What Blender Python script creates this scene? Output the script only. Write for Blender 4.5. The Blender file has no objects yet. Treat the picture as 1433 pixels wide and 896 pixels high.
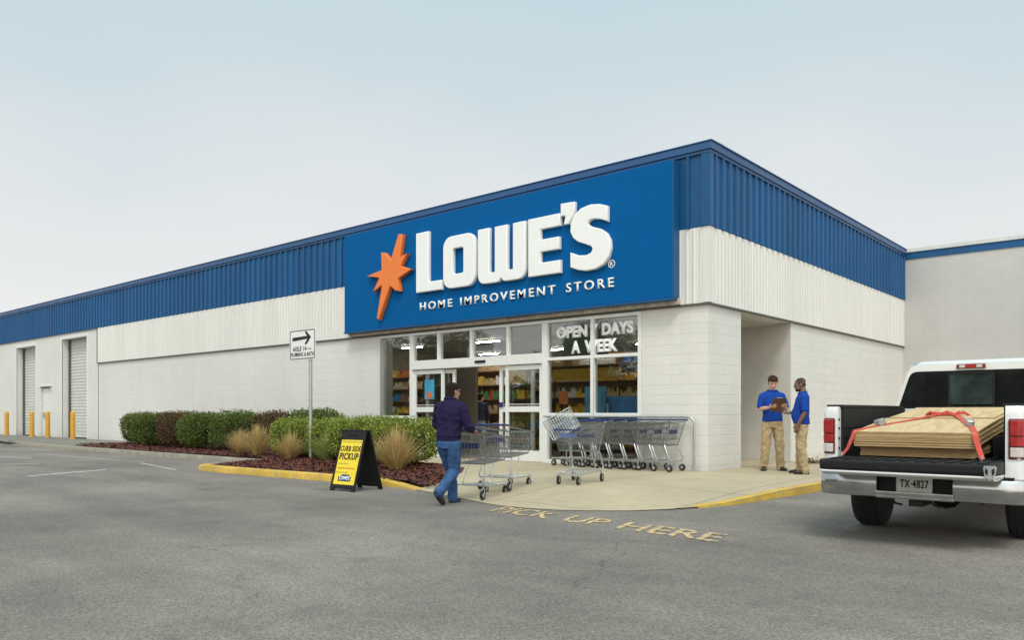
import bpy, bmesh, math, random
from mathutils import Vector, Matrix, Euler, noise as mnoise
from math import radians as R, sin, cos, pi
random.seed(7)
scene = bpy.context.scene
COL = scene.collection

# ------------------------------------------------------------------ materials
MATS = {}
def _nt(name):
    m = bpy.data.materials.new(name); m.use_nodes = True
    nt = m.node_tree
    for n in list(nt.nodes): nt.nodes.remove(n)
    out = nt.nodes.new('ShaderNodeOutputMaterial')
    MATS[name] = m
    return m, nt, out
def N(nt, typ, **kw):
    n = nt.nodes.new(typ)
    for k, v in kw.items():
        if k.startswith('i_'):
            key = k[2:]
            n.inputs[int(key) if key.isdigit() else key.replace('_', ' ')].default_value = v
        else: setattr(n, k, v)
    return n
def L(nt, a, b): nt.links.new(a, b)
def c4(c): return (c[0], c[1], c[2], 1)

def mat(name, base, rough=.6, metal=0., var=.12, vscale=6., bump=0., bscale=40., spec=.5, coat=0., aniso=None):
    """plain procedural surface: base colour broken up by two octaves of noise, optional fine bump"""
    m, nt, out = _nt(name)
    p = N(nt, 'ShaderNodeBsdfPrincipled')
    p.inputs['Roughness'].default_value = rough; p.inputs['Metallic'].default_value = metal
    p.inputs['Specular IOR Level'].default_value = spec
    p.inputs['Coat Weight'].default_value = coat
    tc = N(nt, 'ShaderNodeTexCoord')
    nz = N(nt, 'ShaderNodeTexNoise', i_Scale=vscale, i_Detail=6., i_Roughness=.6)
    L(nt, tc.outputs['Object'], nz.inputs['Vector'])
    mr = N(nt, 'ShaderNodeMapRange', i_1=.3, i_2=.7, i_3=1 - var, i_4=1 + var)
    L(nt, nz.outputs['Fac'], mr.inputs['Value'])
    mx = N(nt, 'ShaderNodeMix', data_type='RGBA', blend_type='MULTIPLY')
    mx.inputs['Factor'].default_value = 1; mx.inputs[6].default_value = c4(base)
    L(nt, mr.outputs[0], mx.inputs[7])
    L(nt, mx.outputs[2], p.inputs['Base Color'])
    rr = N(nt, 'ShaderNodeMapRange', i_1=.3, i_2=.7, i_3=max(rough - .08, .02), i_4=min(rough + .08, 1))
    L(nt, nz.outputs['Fac'], rr.inputs['Value']); L(nt, rr.outputs[0], p.inputs['Roughness'])
    if bump:
        n2 = N(nt, 'ShaderNodeTexNoise', i_Scale=bscale, i_Detail=5., i_Roughness=.65)
        L(nt, tc.outputs['Object'], n2.inputs['Vector'])
        b = N(nt, 'ShaderNodeBump', i_Strength=bump, i_Distance=.01)
        L(nt, n2.outputs['Fac'], b.inputs['Height']); L(nt, b.outputs['Normal'], p.inputs['Normal'])
    L(nt, p.outputs[0], out.inputs[0])
    return m

def emit(name, col, s):
    m, nt, out = _nt(name)
    e = N(nt, 'ShaderNodeEmission', i_0=c4(col), i_1=s); L(nt, e.outputs[0], out.inputs[0]); return m

def glass(name, tint=(.55, .6, .6), refl=.22):
    m, nt, out = _nt(name)
    t = N(nt, 'ShaderNodeBsdfTransparent', i_0=c4(tint)); g = N(nt, 'ShaderNodeBsdfGlossy', i_0=(.9, .95, .95, 1), i_1=.015)
    f = N(nt, 'ShaderNodeFresnel', i_0=1.5)
    tc = N(nt, 'ShaderNodeTexCoord'); nz = N(nt, 'ShaderNodeTexNoise', i_Scale=1.2, i_Detail=1.)
    L(nt, tc.outputs['Object'], nz.inputs['Vector'])
    b = N(nt, 'ShaderNodeBump', i_Strength=.05, i_Distance=.05); L(nt, nz.outputs['Fac'], b.inputs['Height']); L(nt, b.outputs[0], g.inputs['Normal'])
    ad = N(nt, 'ShaderNodeMath', operation='ADD', i_1=refl); L(nt, f.outputs[0], ad.inputs[0])
    mx = N(nt, 'ShaderNodeMixShader'); L(nt, ad.outputs[0], mx.inputs[0]); L(nt, t.outputs[0], mx.inputs[1]); L(nt, g.outputs[0], mx.inputs[2])
    L(nt, mx.outputs[0], out.inputs[0]); return m

def leafmat(name, cols, trans=.25, rough=.5):
    """leaf colour differs leaf by leaf (Random Per Island)"""
    m, nt, out = _nt(name)
    g = N(nt, 'ShaderNodeNewGeometry'); cr = N(nt, 'ShaderNodeValToRGB')
    el = cr.color_ramp.elements
    el[0].color = c4(cols[0]); el[1].color = c4(cols[-1])
    for i, c in enumerate(cols[1:-1]):
        e = el.new((i + 1) / (len(cols) - 1)); e.color = c4(c)
    L(nt, g.outputs['Random Per Island'], cr.inputs[0])
    p = N(nt, 'ShaderNodeBsdfPrincipled', i_Roughness=rough); L(nt, cr.outputs[0], p.inputs['Base Color'])
    p.inputs['Specular IOR Level'].default_value = .3
    t = N(nt, 'ShaderNodeBsdfTranslucent'); L(nt, cr.outputs[0], t.inputs[0])
    mx = N(nt, 'ShaderNodeMixShader', i_0=trans); L(nt, p.outputs[0], mx.inputs[1]); L(nt, t.outputs[0], mx.inputs[2])
    L(nt, mx.outputs[0], out.inputs[0]); return m

def blockmat(name, base, bw=.4, bh=.2, strength=.35, dirt=.12):
    """painted concrete block: brick pattern as relief on axis-aligned walls, streaky dirt"""
    m, nt, out = _nt(name)
    p = N(nt, 'ShaderNodeBsdfPrincipled', i_Roughness=.75); p.inputs['Specular IOR Level'].default_value = .3
    tc = N(nt, 'ShaderNodeTexCoord'); sp = N(nt, 'ShaderNodeSeparateXYZ'); L(nt, tc.outputs['Object'], sp.inputs[0])
    ad = N(nt, 'ShaderNodeMath', operation='ADD'); L(nt, sp.outputs[0], ad.inputs[0]); L(nt, sp.outputs[1], ad.inputs[1])
    cb = N(nt, 'ShaderNodeCombineXYZ'); L(nt, ad.outputs[0], cb.inputs[0]); L(nt, sp.outputs[2], cb.inputs[1])
    br = N(nt, 'ShaderNodeTexBrick', i_Scale=1.0); br.inputs['Mortar Size'].default_value = .008; br.inputs['Mortar Smooth'].default_value = .6
    br.inputs['Brick Width'].default_value = bw; br.inputs['Row Height'].default_value = bh
    br.inputs['Color1'].default_value = (1, 1, 1, 1); br.inputs['Color2'].default_value = (.975, .975, .97, 1); br.inputs['Mortar'].default_value = (.935, .935, .93, 1)
    L(nt, cb.outputs[0], br.inputs['Vector'])
    n1 = N(nt, 'ShaderNodeTexNoise', i_Scale=.45, i_Detail=7., i_Roughness=.62); L(nt, tc.outputs['Object'], n1.inputs['Vector'])
    mr = N(nt, 'ShaderNodeMapRange', i_1=.3, i_2=.7, i_3=1 - dirt, i_4=1 + dirt * .4); L(nt, n1.outputs['Fac'], mr.inputs['Value'])
    # rain streaks: noise stretched along z
    mp = N(nt, 'ShaderNodeMapping'); mp.inputs['Scale'].default_value = (5, 5, .22); L(nt, tc.outputs['Object'], mp.inputs[0])
    n3 = N(nt, 'ShaderNodeTexNoise', i_Scale=1., i_Detail=4.); L(nt, mp.outputs[0], n3.inputs['Vector'])
    m3 = N(nt, 'ShaderNodeMapRange', i_1=.45, i_2=.75, i_3=1., i_4=.965); L(nt, n3.outputs['Fac'], m3.inputs['Value'])
    m4 = N(nt, 'ShaderNodeMath', operation='MULTIPLY'); L(nt, mr.outputs[0], m4.inputs[0]); L(nt, m3.outputs[0], m4.inputs[1])
    # splash-back grime on the lowest courses, broken up by noise
    gz = N(nt, 'ShaderNodeMath', operation='MULTIPLY_ADD', i_1=.5); L(nt, n1.outputs['Fac'], gz.inputs[0]); L(nt, sp.outputs[2], gz.inputs[2])
    gm = N(nt, 'ShaderNodeMapRange', i_1=.30, i_2=.62, i_3=.86, i_4=1.); L(nt, gz.outputs[0], gm.inputs['Value'])
    m5 = N(nt, 'ShaderNodeMath', operation='MULTIPLY'); L(nt, m4.outputs[0], m5.inputs[0]); L(nt, gm.outputs[0], m5.inputs[1])
    mx = N(nt, 'ShaderNodeMix', data_type='RGBA', blend_type='MULTIPLY'); mx.inputs['Factor'].default_value = 1
    mx.inputs[6].default_value = c4(base); L(nt, br.outputs['Color'], mx.inputs[7])
    mx2 = N(nt, 'ShaderNodeMix', data_type='RGBA', blend_type='MULTIPLY'); mx2.inputs['Factor'].default_value = 1
    L(nt, mx.outputs[2], mx2.inputs[6]); L(nt, m5.outputs[0], mx2.inputs[7]); L(nt, mx2.outputs[2], p.inputs['Base Color'])
    n2 = N(nt, 'ShaderNodeTexNoise', i_Scale=60., i_Detail=4.); L(nt, tc.outputs['Object'], n2.inputs['Vector'])
    b0 = N(nt, 'ShaderNodeBump', i_Strength=.25, i_Distance=.006); L(nt, n2.outputs['Fac'], b0.inputs['Height'])
    b = N(nt, 'ShaderNodeBump', i_Strength=strength, i_Distance=.012, invert=True); L(nt, br.outputs['Fac'], b.inputs['Height']); L(nt, b0.outputs[0], b.inputs['Normal'])
    L(nt, b.outputs[0], p.inputs['Normal']); L(nt, p.outputs[0], out.inputs[0]); return m

def cladmat(name, base, rough, var):
    """coated sheet metal: each 0.915 m sheet differs a little, faint runs below the screws, slight oil-canning"""
    m, nt, out = _nt(name); p = N(nt, 'ShaderNodeBsdfPrincipled', i_Roughness=rough); p.inputs['Specular IOR Level'].default_value = .35
    tc = N(nt, 'ShaderNodeTexCoord'); O = tc.outputs['Object']; sp = N(nt, 'ShaderNodeSeparateXYZ'); L(nt, O, sp.inputs[0])
    ad = N(nt, 'ShaderNodeMath', operation='ADD'); L(nt, sp.outputs[0], ad.inputs[0]); L(nt, sp.outputs[1], ad.inputs[1])
    ml = N(nt, 'ShaderNodeMath', operation='MULTIPLY', i_1=1/.915); L(nt, ad.outputs[0], ml.inputs[0]); fl_ = N(nt, 'ShaderNodeMath', operation='FLOOR'); L(nt, ml.outputs[0], fl_.inputs[0])
    wn = N(nt, 'ShaderNodeTexWhiteNoise', noise_dimensions='1D'); L(nt, fl_.outputs[0], wn.inputs['W'])
    m1 = N(nt, 'ShaderNodeMapRange', i_1=0., i_2=1., i_3=1-var, i_4=1+var); L(nt, wn.outputs['Value'], m1.inputs['Value'])
    mp = N(nt, 'ShaderNodeMapping'); mp.inputs['Scale'].default_value = (4, 4, .35); L(nt, O, mp.inputs[0]); n1 = N(nt, 'ShaderNodeTexNoise', i_Scale=1.6, i_Detail=6., i_Roughness=.6); L(nt, mp.outputs[0], n1.inputs['Vector'])
    m2 = N(nt, 'ShaderNodeMapRange', i_1=.35, i_2=.72, i_3=1.02, i_4=.945); L(nt, n1.outputs['Fac'], m2.inputs['Value'])
    mm = N(nt, 'ShaderNodeMath', operation='MULTIPLY'); L(nt, m1.outputs[0], mm.inputs[0]); L(nt, m2.outputs[0], mm.inputs[1])
    mx = N(nt, 'ShaderNodeMix', data_type='RGBA', blend_type='MULTIPLY'); mx.inputs['Factor'].default_value = 1; mx.inputs[6].default_value = c4(base); L(nt, mm.outputs[0], mx.inputs[7]); L(nt, mx.outputs[2], p.inputs['Base Color'])
    n2 = N(nt, 'ShaderNodeTexNoise', i_Scale=2.2, i_Detail=2.); L(nt, O, n2.inputs['Vector']); b = N(nt, 'ShaderNodeBump', i_Strength=.35, i_Distance=.03); L(nt, n2.outputs['Fac'], b.inputs['Height']); L(nt, b.outputs[0], p.inputs['Normal'])
    L(nt, p.outputs[0], out.inputs[0]); return m

def asphaltmat():
    m, nt, out = _nt('asphalt')
    p = N(nt, 'ShaderNodeBsdfPrincipled', i_Roughness=.88); p.inputs['Specular IOR Level'].default_value = .25
    tc = N(nt, 'ShaderNodeTexCoord'); O = tc.outputs['Object']
    def noi(s, d=5., r=.6, vec=None):
        n = N(nt, 'ShaderNodeTexNoise', i_Scale=s, i_Detail=d, i_Roughness=r); L(nt, vec or O, n.inputs['Vector']); return n.outputs['Fac']
    def rng(v, a, b, c, d):
        n = N(nt, 'ShaderNodeMapRange', i_1=a, i_2=b, i_3=c, i_4=d); L(nt, v, n.inputs['Value']); return n.outputs[0]
    def mul(a, b):
        n = N(nt, 'ShaderNodeMath', operation='MULTIPLY'); L(nt, a, n.inputs[0]); L(nt, b, n.inputs[1]); return n.outputs[0]
    big = rng(noi(.20, 6.), .36, .64, .72, 1.13)
    mp = N(nt, 'ShaderNodeMapping'); mp.inputs['Rotation'].default_value = (0, 0, .5); mp.inputs['Scale'].default_value = (.22, 1.1, 1); L(nt, O, mp.inputs[0])
    streak = rng(noi(1., 6., .6, mp.outputs[0]), .35, .7, .86, 1.10)
    mid = rng(noi(1.7, 8., .7),   .3, .7, .90, 1.10)
    fine = rng(noi(120., 3., .7), .25, .75, .74, 1.26)
    v = N(nt, 'ShaderNodeTexVoronoi', i_Scale=85.); L(nt, O, v.inputs['Vector'])
    sepc = N(nt, 'ShaderNodeSeparateColor'); L(nt, v.outputs['Color'], sepc.inputs[0])
    stone = rng(sepc.outputs[0], 0, 1, .66, 1.34)
    # hairline cracks: edges of a large distorted voronoi, only here and there
    dn = N(nt, 'ShaderNodeTexNoise', i_Scale=.9, i_Detail=7., i_Roughness=.65); L(nt, O, dn.inputs['Vector'])
    dm = N(nt, 'ShaderNodeMix', data_type='RGBA', blend_type='LINEAR_LIGHT'); dm.inputs['Factor'].default_value = .55
    L(nt, O, dm.inputs[6]); L(nt, dn.outputs['Color'], dm.inputs[7])
    vc = N(nt, 'ShaderNodeTexVoronoi', feature='DISTANCE_TO_EDGE', i_Scale=.24); L(nt, dm.outputs[2], vc.inputs['Vector'])
    crack = rng(vc.outputs['Distance'], .0006, .003, .55, 1.)
    cmask = rng(noi(.33, 3.), .51, .60, 0., 1.)
    ci = N(nt, 'ShaderNodeMix', data_type='FLOAT'); L(nt, cmask, ci.inputs[0]); ci.inputs[2].default_value = 1.; L(nt, crack, ci.inputs[3])
    f = mul(mul(mul(big, streak), mul(mid, fine)), mul(stone, ci.outputs[0]))
    # oil drips
    ov = rng(noi(.9, 3., .5), .62, .72, 1., .80); f = mul(f, ov)
    warm = N(nt, 'ShaderNodeMix', data_type='RGBA'); L(nt, noi(.12, 2.), warm.inputs[0])
    warm.inputs[6].default_value = (.242, .211, .186, 1); warm.inputs[7].default_value = (.220, .199, .175, 1)
    mx = N(nt, 'ShaderNodeMix', data_type='RGBA', blend_type='MULTIPLY'); mx.inputs['Factor'].default_value = 1
    L(nt, warm.outputs[2], mx.inputs[6]); L(nt, f, mx.inputs[7]); L(nt, mx.outputs[2], p.inputs['Base Color'])
    b = N(nt, 'ShaderNodeBump', i_Strength=.7, i_Distance=.006); L(nt, mul(stone, ci.outputs[0]), b.inputs['Height']); L(nt, b.outputs[0], p.inputs['Normal'])
    L(nt, p.outputs[0], out.inputs[0]); return m

def wornpaint(name, col, under, wear=.5):
    m, nt, out = _nt(name)
    p = N(nt, 'ShaderNodeBsdfPrincipled', i_Roughness=.8); p.inputs['Specular IOR Level'].default_value = .25
    tc = N(nt, 'ShaderNodeTexCoord'); n = N(nt, 'ShaderNodeTexNoise', i_Scale=14., i_Detail=8., i_Roughness=.75); L(nt, tc.outputs['Object'], n.inputs['Vector'])
    mr = N(nt, 'ShaderNodeMapRange', i_1=wear - .06, i_2=wear + .06, i_3=0., i_4=1.); L(nt, n.outputs['Fac'], mr.inputs['Value'])
    n2 = N(nt, 'ShaderNodeTexNoise', i_Scale=2.5, i_Detail=4.); L(nt, tc.outputs['Object'], n2.inputs['Vector'])
    m2 = N(nt, 'ShaderNodeMapRange', i_1=.3, i_2=.7, i_3=.78, i_4=1.12); L(nt, n2.outputs['Fac'], m2.inputs['Value'])
    mc = N(nt, 'ShaderNodeMix', data_type='RGBA', blend_type='MULTIPLY'); mc.inputs['Factor'].default_value = 1
    mc.inputs[6].default_value = c4(col); L(nt, m2.outputs[0], mc.inputs[7])
    mx = N(nt, 'ShaderNodeMix', data_type='RGBA'); L(nt, mr.outputs[0], mx.inputs[0]); mx.inputs[7].default_value = c4(under); L(nt, mc.outputs[2], mx.inputs[6])
    L(nt, mx.outputs[2], p.inputs['Base Color'])
    b = N(nt, 'ShaderNodeBump', i_Strength=.3, i_Distance=.004); L(nt, n.outputs['Fac'], b.inputs['Height']); L(nt, b.outputs[0], p.inputs['Normal'])
    L(nt, p.outputs[0], out.inputs[0]); return m

def concretemat(name, base):
    m, nt, out = _nt(name)
    p = N(nt, 'ShaderNodeBsdfPrincipled', i_Roughness=.85); p.inputs['Specular IOR Level'].default_value = .3
    tc = N(nt, 'ShaderNodeTexCoord'); O = tc.outputs['Object']
    def noi(s, d=5., r=.6):
        n = N(nt, 'ShaderNodeTexNoise', i_Scale=s, i_Detail=d, i_Roughness=r); L(nt, O, n.inputs['Vector']); return n.outputs['Fac']
    def rng(v, a, b, c, d):
        n = N(nt, 'ShaderNodeMapRange', i_1=a, i_2=b, i_3=c, i_4=d); L(nt, v, n.inputs['Value']); return n.outputs[0]
    def mul(a, b):
        n = N(nt, 'ShaderNodeMath', operation='MULTIPLY'); L(nt, a, n.inputs[0]); L(nt, b, n.inputs[1]); return n.outputs[0]
    f = mul(mul(rng(noi(.5, 6.), .3, .7, .84, 1.08), rng(noi(5., 7., .7), .3, .7, .9, 1.07)), rng(noi(150., 2.), .3, .7, .88, 1.1))
    # gum and drip stains
    f = mul(f, rng(noi(3.1, 2., .5), .70, .76, 1., .8))
    # expansion joints every 2.4 m
    sp = N(nt, 'ShaderNodeSeparateXYZ'); L(nt, O, sp.inputs[0])
    for k, off in ((0, .35), (1, .9)):
        a = N(nt, 'ShaderNodeMath', operation='ADD', i_1=100 * 2.4 + off); L(nt, sp.outputs[k], a.inputs[0])
        w = N(nt, 'ShaderNodeMath', operation='PINGPONG', i_1=1.2); L(nt, a.outputs[0], w.inputs[0])
        f = mul(f, rng(w.outputs[0], .006, .014, .5, 1.))
    mx = N(nt, 'ShaderNodeMix', data_type='RGBA', blend_type='MULTIPLY'); mx.inputs['Factor'].default_value = 1
    mx.inputs[6].default_value = c4(base); L(nt, f, mx.inputs[7]); L(nt, mx.outputs[2], p.inputs['Base Color'])
    b = N(nt, 'ShaderNodeBump', i_Strength=.35, i_Distance=.005); L(nt, f, b.inputs['Height']); L(nt, b.outputs[0], p.inputs['Normal'])
    L(nt, p.outputs[0], out.inputs[0]); return m

def woodmat(name, a, b, edge=False):
    m, nt, out = _nt(name)
    p = N(nt, 'ShaderNodeBsdfPrincipled', i_Roughness=.7); p.inputs['Specular IOR Level'].default_value = .25
    tc = N(nt, 'ShaderNodeTexCoord'); mp = N(nt, 'ShaderNodeMapping')
    mp.inputs['Scale'].default_value = (3, 3, 160) if edge else (9, .9, 9); L(nt, tc.outputs['Object'], mp.inputs[0])
    n = N(nt, 'ShaderNodeTexNoise', i_Scale=1.6, i_Detail=6., i_Distortion=1.4); L(nt, mp.outputs[0], n.inputs['Vector'])
    cr = N(nt, 'ShaderNodeValToRGB'); cr.color_ramp.elements[0].color = c4(a); cr.color_ramp.elements[1].color = c4(b)
    cr.color_ramp.elements[0].position = .32; cr.color_ramp.elements[1].position = .68
    L(nt, n.outputs['Fac'], cr.inputs[0]); L(nt, cr.outputs[0], p.inputs['Base Color']); L(nt, p.outputs[0], out.inputs[0]); return m

WHITE_BLOCK = blockmat('painted_block', (.728, .705, .672), strength=.4, dirt=.065)
WING_BLOCK = blockmat('painted_block_wing', (.555, .535, .520), strength=.25, dirt=.09)
WHITE_METAL = cladmat('white_cladding', (.735, .712, .675), .5, .03)
BLUE_METAL = cladmat('blue_cladding', (.006, .084, .225), .42, .09)
BLUE_CAP = mat('blue_coping', (.020, .085, .22), .42, 0, .08, 1.2)
PALE_CAP = mat('pale_coping', (.62, .62, .60), .5, 0, .08)
SIGN_BLUE = mat('sign_blue', (.0004, .098, .305), .6, 0, .03, .8, 0, 40, .08)
SIGN_WHITE = mat('sign_white', (.86, .86, .85), .4, 0, .02)
SIGN_ORANGE = mat('sign_orange', (.82, .20, .035), .42, 0, .03)
SOFFIT = mat('soffit_boards', (.50, .44, .36), .8, 0, .25, 5, .3, 30)
DARK_LINE = mat('dark_grey', (.10, .10, .095), .6)
FRAME_WHITE = mat('white_aluminium', (.74, .74, .72), .4, 0, .04)
FRAME_GREY = mat('grey_aluminium', (.32, .33, .32), .4, .3, .06)
RUBBER = mat('black_rubber', (.016, .016, .017), .7, 0, .2, 12)
BLACK_PLASTIC = mat('black_plastic', (.012, .012, .013), .55, 0, .2, 15, .15, 80, .25)
GLASS = glass('window_glass', (.78, .82, .80), .19)
GLASS_LOW = glass('low_window_glass', (.85, .88, .86), .10)
GLASS_DARK = glass('dark_glass', (.30, .32, .32), .14)
SHUTTER = mat('shutter_slats', (.62, .62, .59), .5, 0, .08, 3)
DOOR_WHITE = mat('door_paint', (.72, .72, .69), .5, 0, .06, 3)
YELLOW = mat('yellow_bollard', (.62, .31, .022), .5, 0, .12, 8, .1, 30)
YKERB = wornpaint('yellow_kerb_paint', (.63, .40, .055), (.36, .30, .22), .555)
CONCRETE = concretemat('pavement_concrete', (.47, .385, .265))
KERB_GREY = mat('kerb_concrete', (.29, .26, .21), .85, 0, .22, 4, .4, 60)
GALV = mat('galvanised_steel', (.48, .49, .48), .45, .7, .12, 10)
CHROME = mat('cart_frame', (.55, .56, .54), .34, .8, .14, 14)
WIRE = mat('cart_wire', (.24, .245, .24), .42, .7, .2, 14)
CHROME_BUMPER = mat('chrome', (.46, .465, .47), .2, 1., .14, 5)
BLUE_PLASTIC = mat('blue_plastic', (.010, .025, .12), .45, 0, .08)
NAVY = mat('navy_print', (.012, .03, .14), .5)
SIGN_PLATE = mat('sign_plate', (.80, .80, .78), .45, 0, .04)
BLACK_INK = mat('black_ink', (.012, .012, .012), .6)
YELLOW_PRINT = mat('yellow_print', (.80, .60, .03), .5, 0, .05, 6)
RED_INK = mat('red_ink', (.5, .12, .03), .6)
GREY_INK = mat('grey_ink', (.35, .30, .05), .6)
TRUCK_WHITE = mat('truck_white', (.80, .80, .79), .22, 0, .02, 3, 0, 40, .5, .6)
TAIL_RED = mat('tail_light_red', (.36, .010, .010), .2, 0, .25, 22, .12, 50, .6, .6)
TAIL_DARK = mat('tail_light_dark_red', (.14, .008, .010), .2, 0, .25, 22, 0, 40, .6, .6)
LENS_WHITE = mat('reverse_lens', (.62, .55, .52), .2, 0, .2, 40, 0, 40, .6, .6)
LINER = mat('bed_liner', (.018, .018, .018), .75, 0, .25, 12, .5, 120, .25)
BODY_GAP = mat('underbody', (.012, .012, .012), .8)
TINT = mat('tinted_glass', (.010, .011, .011), .06, 0, .3, 3, 0, 40, .5)
TINT_SKY = mat('slider_glass', (.028, .040, .038), .06, 0, .5, 4, 0, 40, .3)  # lighter base colour stands in for sky seen through the cab
STRAP = mat('red_webbing', (.56, .085, .06), .85, 0, .12, 30, .3, 200)
PLY = woodmat('plywood_face', (.50, .36, .19), (.68, .51, .29))
PLY_EDGE = woodmat('plywood_edge', (.30, .18, .08), (.56, .39, .20), True)
RIM = mat('steel_rim', (.35, .35, .35), .35, .8, .1)
MULCH = mat('bark_mulch', (.075, .027, .019), .95, 0, .6, 9, 1., 24)
CHIP = leafmat('mulch_chips', [(.05, .016, .012), (.11, .034, .022), (.17, .06, .038), (.075, .024, .018)], 0., .9)
SOIL = mat('dark_twigs', (.030, .026, .014), .95, 0, .4, 8)
LEAF = leafmat('hedge_leaf', [(.040, .070, .015), (.075, .120, .024), (.125, .170, .034), (.22, .25, .058)], .18)
LEAF_LIME = leafmat('hedge_leaf_lime', [(.07, .115, .02), (.16, .22, .034), (.28, .33, .055), (.42, .44, .09)], .18)
LEAF_RED = leafmat('hedge_leaf_bronze', [(.080, .044, .024), (.13, .062, .034), (.085, .080, .028), (.17, .080, .043), (.075, .085, .03)], .18)
STRAW = leafmat('straw_blades', [(.26, .27, .09), (.62, .42, .18), (.72, .52, .25), (.55, .30, .12), (.34, .32, .11), (.78, .62, .35)], .3, .7)
STRAW_GREEN = leafmat('green_blades', [(.14, .26, .05), (.32, .36, .10), (.46, .42, .18), (.20, .30, .07)], .3, .7)
BARK = mat('tree_bark', (.09, .07, .05), .9, 0, .3, 8, .6, 20)
TREE_LEAF = leafmat('tree_leaf', [(.02, .05, .012), (.04, .085, .018), (.07, .12, .03)])
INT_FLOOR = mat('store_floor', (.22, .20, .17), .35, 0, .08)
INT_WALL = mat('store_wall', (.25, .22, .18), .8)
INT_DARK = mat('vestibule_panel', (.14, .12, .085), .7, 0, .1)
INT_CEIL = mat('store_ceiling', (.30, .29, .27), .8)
LIGHT_STRIP = emit('light_strip', (1., .95, .84), 110.)

# ------------------------------------------------------------------ mesh helpers
class MB:
    def __init__(s): s.v = []; s.f = []; s.m = []
    def add(s, vs, fs, mi=0, M=None):
        o = len(s.v)
        s.v += [tuple(M @ Vector(v)) for v in vs] if M else [tuple(v) for v in vs]
        s.f += [tuple(i + o for i in f) for f in fs]; s.m += [mi] * len(fs); return s
    def box(s, a, b, mi=0, M=None):
        x0, y0, z0 = a; x1, y1, z1 = b
        vs = [(x0,y0,z0),(x1,y0,z0),(x1,y1,z0),(x0,y1,z0),(x0,y0,z1),(x1,y0,z1),(x1,y1,z1),(x0,y1,z1)]
        return s.add(vs, [(0,3,2,1),(4,5,6,7),(0,1,5,4),(1,2,6,5),(2,3,7,6),(3,0,4,7)], mi, M)
    def quad(s, a, b, c, d, mi=0): return s.add([a, b, c, d], [(0,1,2,3)], mi)
    def tube(s, pts, r, n=6, mi=0, closed=False, M=None):
        pts = [Vector(p) for p in pts]; k = len(pts)
        rr = r if isinstance(r, (list, tuple)) else [r] * k
        ref = None; rings = []
        for i, p in enumerate(pts):
            if closed: d = pts[(i + 1) % k] - pts[i - 1]
            else: d = pts[min(i + 1, k - 1)] - pts[max(i - 1, 0)]
            d.normalize()
            if ref is None: ref = Vector((0, 0, 1)) if abs(d.z) < .9 else Vector((1, 0, 0))
            u = ref - d * ref.dot(d)
            if u.length < 1e-4: u = Vector((1, 0, 0)) - d * d.x
            u.normalize(); w = d.cross(u); ref = u
            rings.append([p + (u * cos(2*pi*j/n) + w * sin(2*pi*j/n)) * rr[i] for j in range(n)])
        vs = [q for rg in rings for q in rg]; fs = []
        for i in range(k if closed else k - 1):
            i2 = (i + 1) % k
            for j in range(n):
                j2 = (j + 1) % n; fs.append((i*n+j, i*n+j2, i2*n+j2, i2*n+j))
        if not closed:
            fs.append(tuple(range(n))[::-1]); fs.append(tuple((k-1)*n + j for j in range(n)))
        return s.add(vs, fs, mi, M)
    def loft(s, rings, mi=0, cap=True, M=None):
        n = len(rings[0]); vs = [q for rg in rings for q in rg]; fs = []
        for i in range(len(rings) - 1):
            for j in range(n):
                j2 = (j + 1) % n; fs.append((i*n+j, i*n+j2, (i+1)*n+j2, (i+1)*n+j))
        if cap: fs.append(tuple(range(n))[::-1]); fs.append(tuple((len(rings)-1)*n + j for j in range(n)))
        return s.add(vs, fs, mi, M)
    def prism(s, poly, M, d, mi=0):
        """2D polygon (ccw) in the XY plane of frame M, extruded d along its Z"""
        n = len(poly); vs = [(x, y, 0) for x, y in poly] + [(x, y, d) for x, y in poly]
        fs = [tuple(range(n))[::-1], tuple(range(n, 2*n))] + [(i, (i+1) % n, n + (i+1) % n, n + i) for i in range(n)]
        return s.add(vs, fs, mi, M)
    def build(s, name, mats, parent=None, smooth=None, bevel=0., local=True, segs=2):
        me = bpy.data.meshes.new(name); me.from_pydata(s.v, [], s.f)
        if not isinstance(mats, (list, tuple)): mats = [mats]
        for m in mats: me.materials.append(m)
        if len(mats) > 1: me.polygons.foreach_set('material_index', s.m)
        if bevel:
            bm = bmesh.new(); bm.from_mesh(me)
            bmesh.ops.remove_doubles(bm, verts=bm.verts, dist=1e-5)
            ed = [e for e in bm.edges if len(e.link_faces) == 2 and e.calc_face_angle(0) > .5]
            bmesh.ops.bevel(bm, geom=ed, offset=bevel, segments=segs, profile=.6, affect='EDGES', clamp_overlap=True)
            bm.to_mesh(me); bm.free()
        if smooth is not None:
            me.shade_smooth(); me.set_sharp_from_angle(angle=R(smooth))
        return link(name, me, parent, local)

def xf(o):
    M = Matrix.LocRotScale(o.location, o.rotation_euler, o.scale)
    return xf(o.parent) @ M if o.parent else M
def link(name, me, parent=None, local=True):
    """local=False: the mesh is in world coordinates and is brought into its parent's frame"""
    me.name = name
    o = bpy.data.objects.new(name, me); COL.objects.link(o)
    if parent:
        if not local: me.transform(xf(parent).inverted())
        o.parent = parent
    me.update(); return o
def thing(name, label, cat, loc=(0, 0, 0), rz=0, group=None, sc=1):
    o = bpy.data.objects.new(name, None); COL.objects.link(o); o.empty_display_size = .2
    o.location = loc; o.rotation_euler = (0, 0, rz); o.scale = (sc, sc, sc); return tag(o, label, cat, group)
def tag(o, label=None, cat=None, group=None, kind=None):
    if label: o['label'] = label
    if cat: o['category'] = cat
    if group: o['group'] = group
    if kind: o['kind'] = kind
    return o
def dup(o, parent=None):
    c = o.copy(); COL.objects.link(c); c.parent = parent
    for ch in list(o.children): dup(ch, c)
    return c
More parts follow.
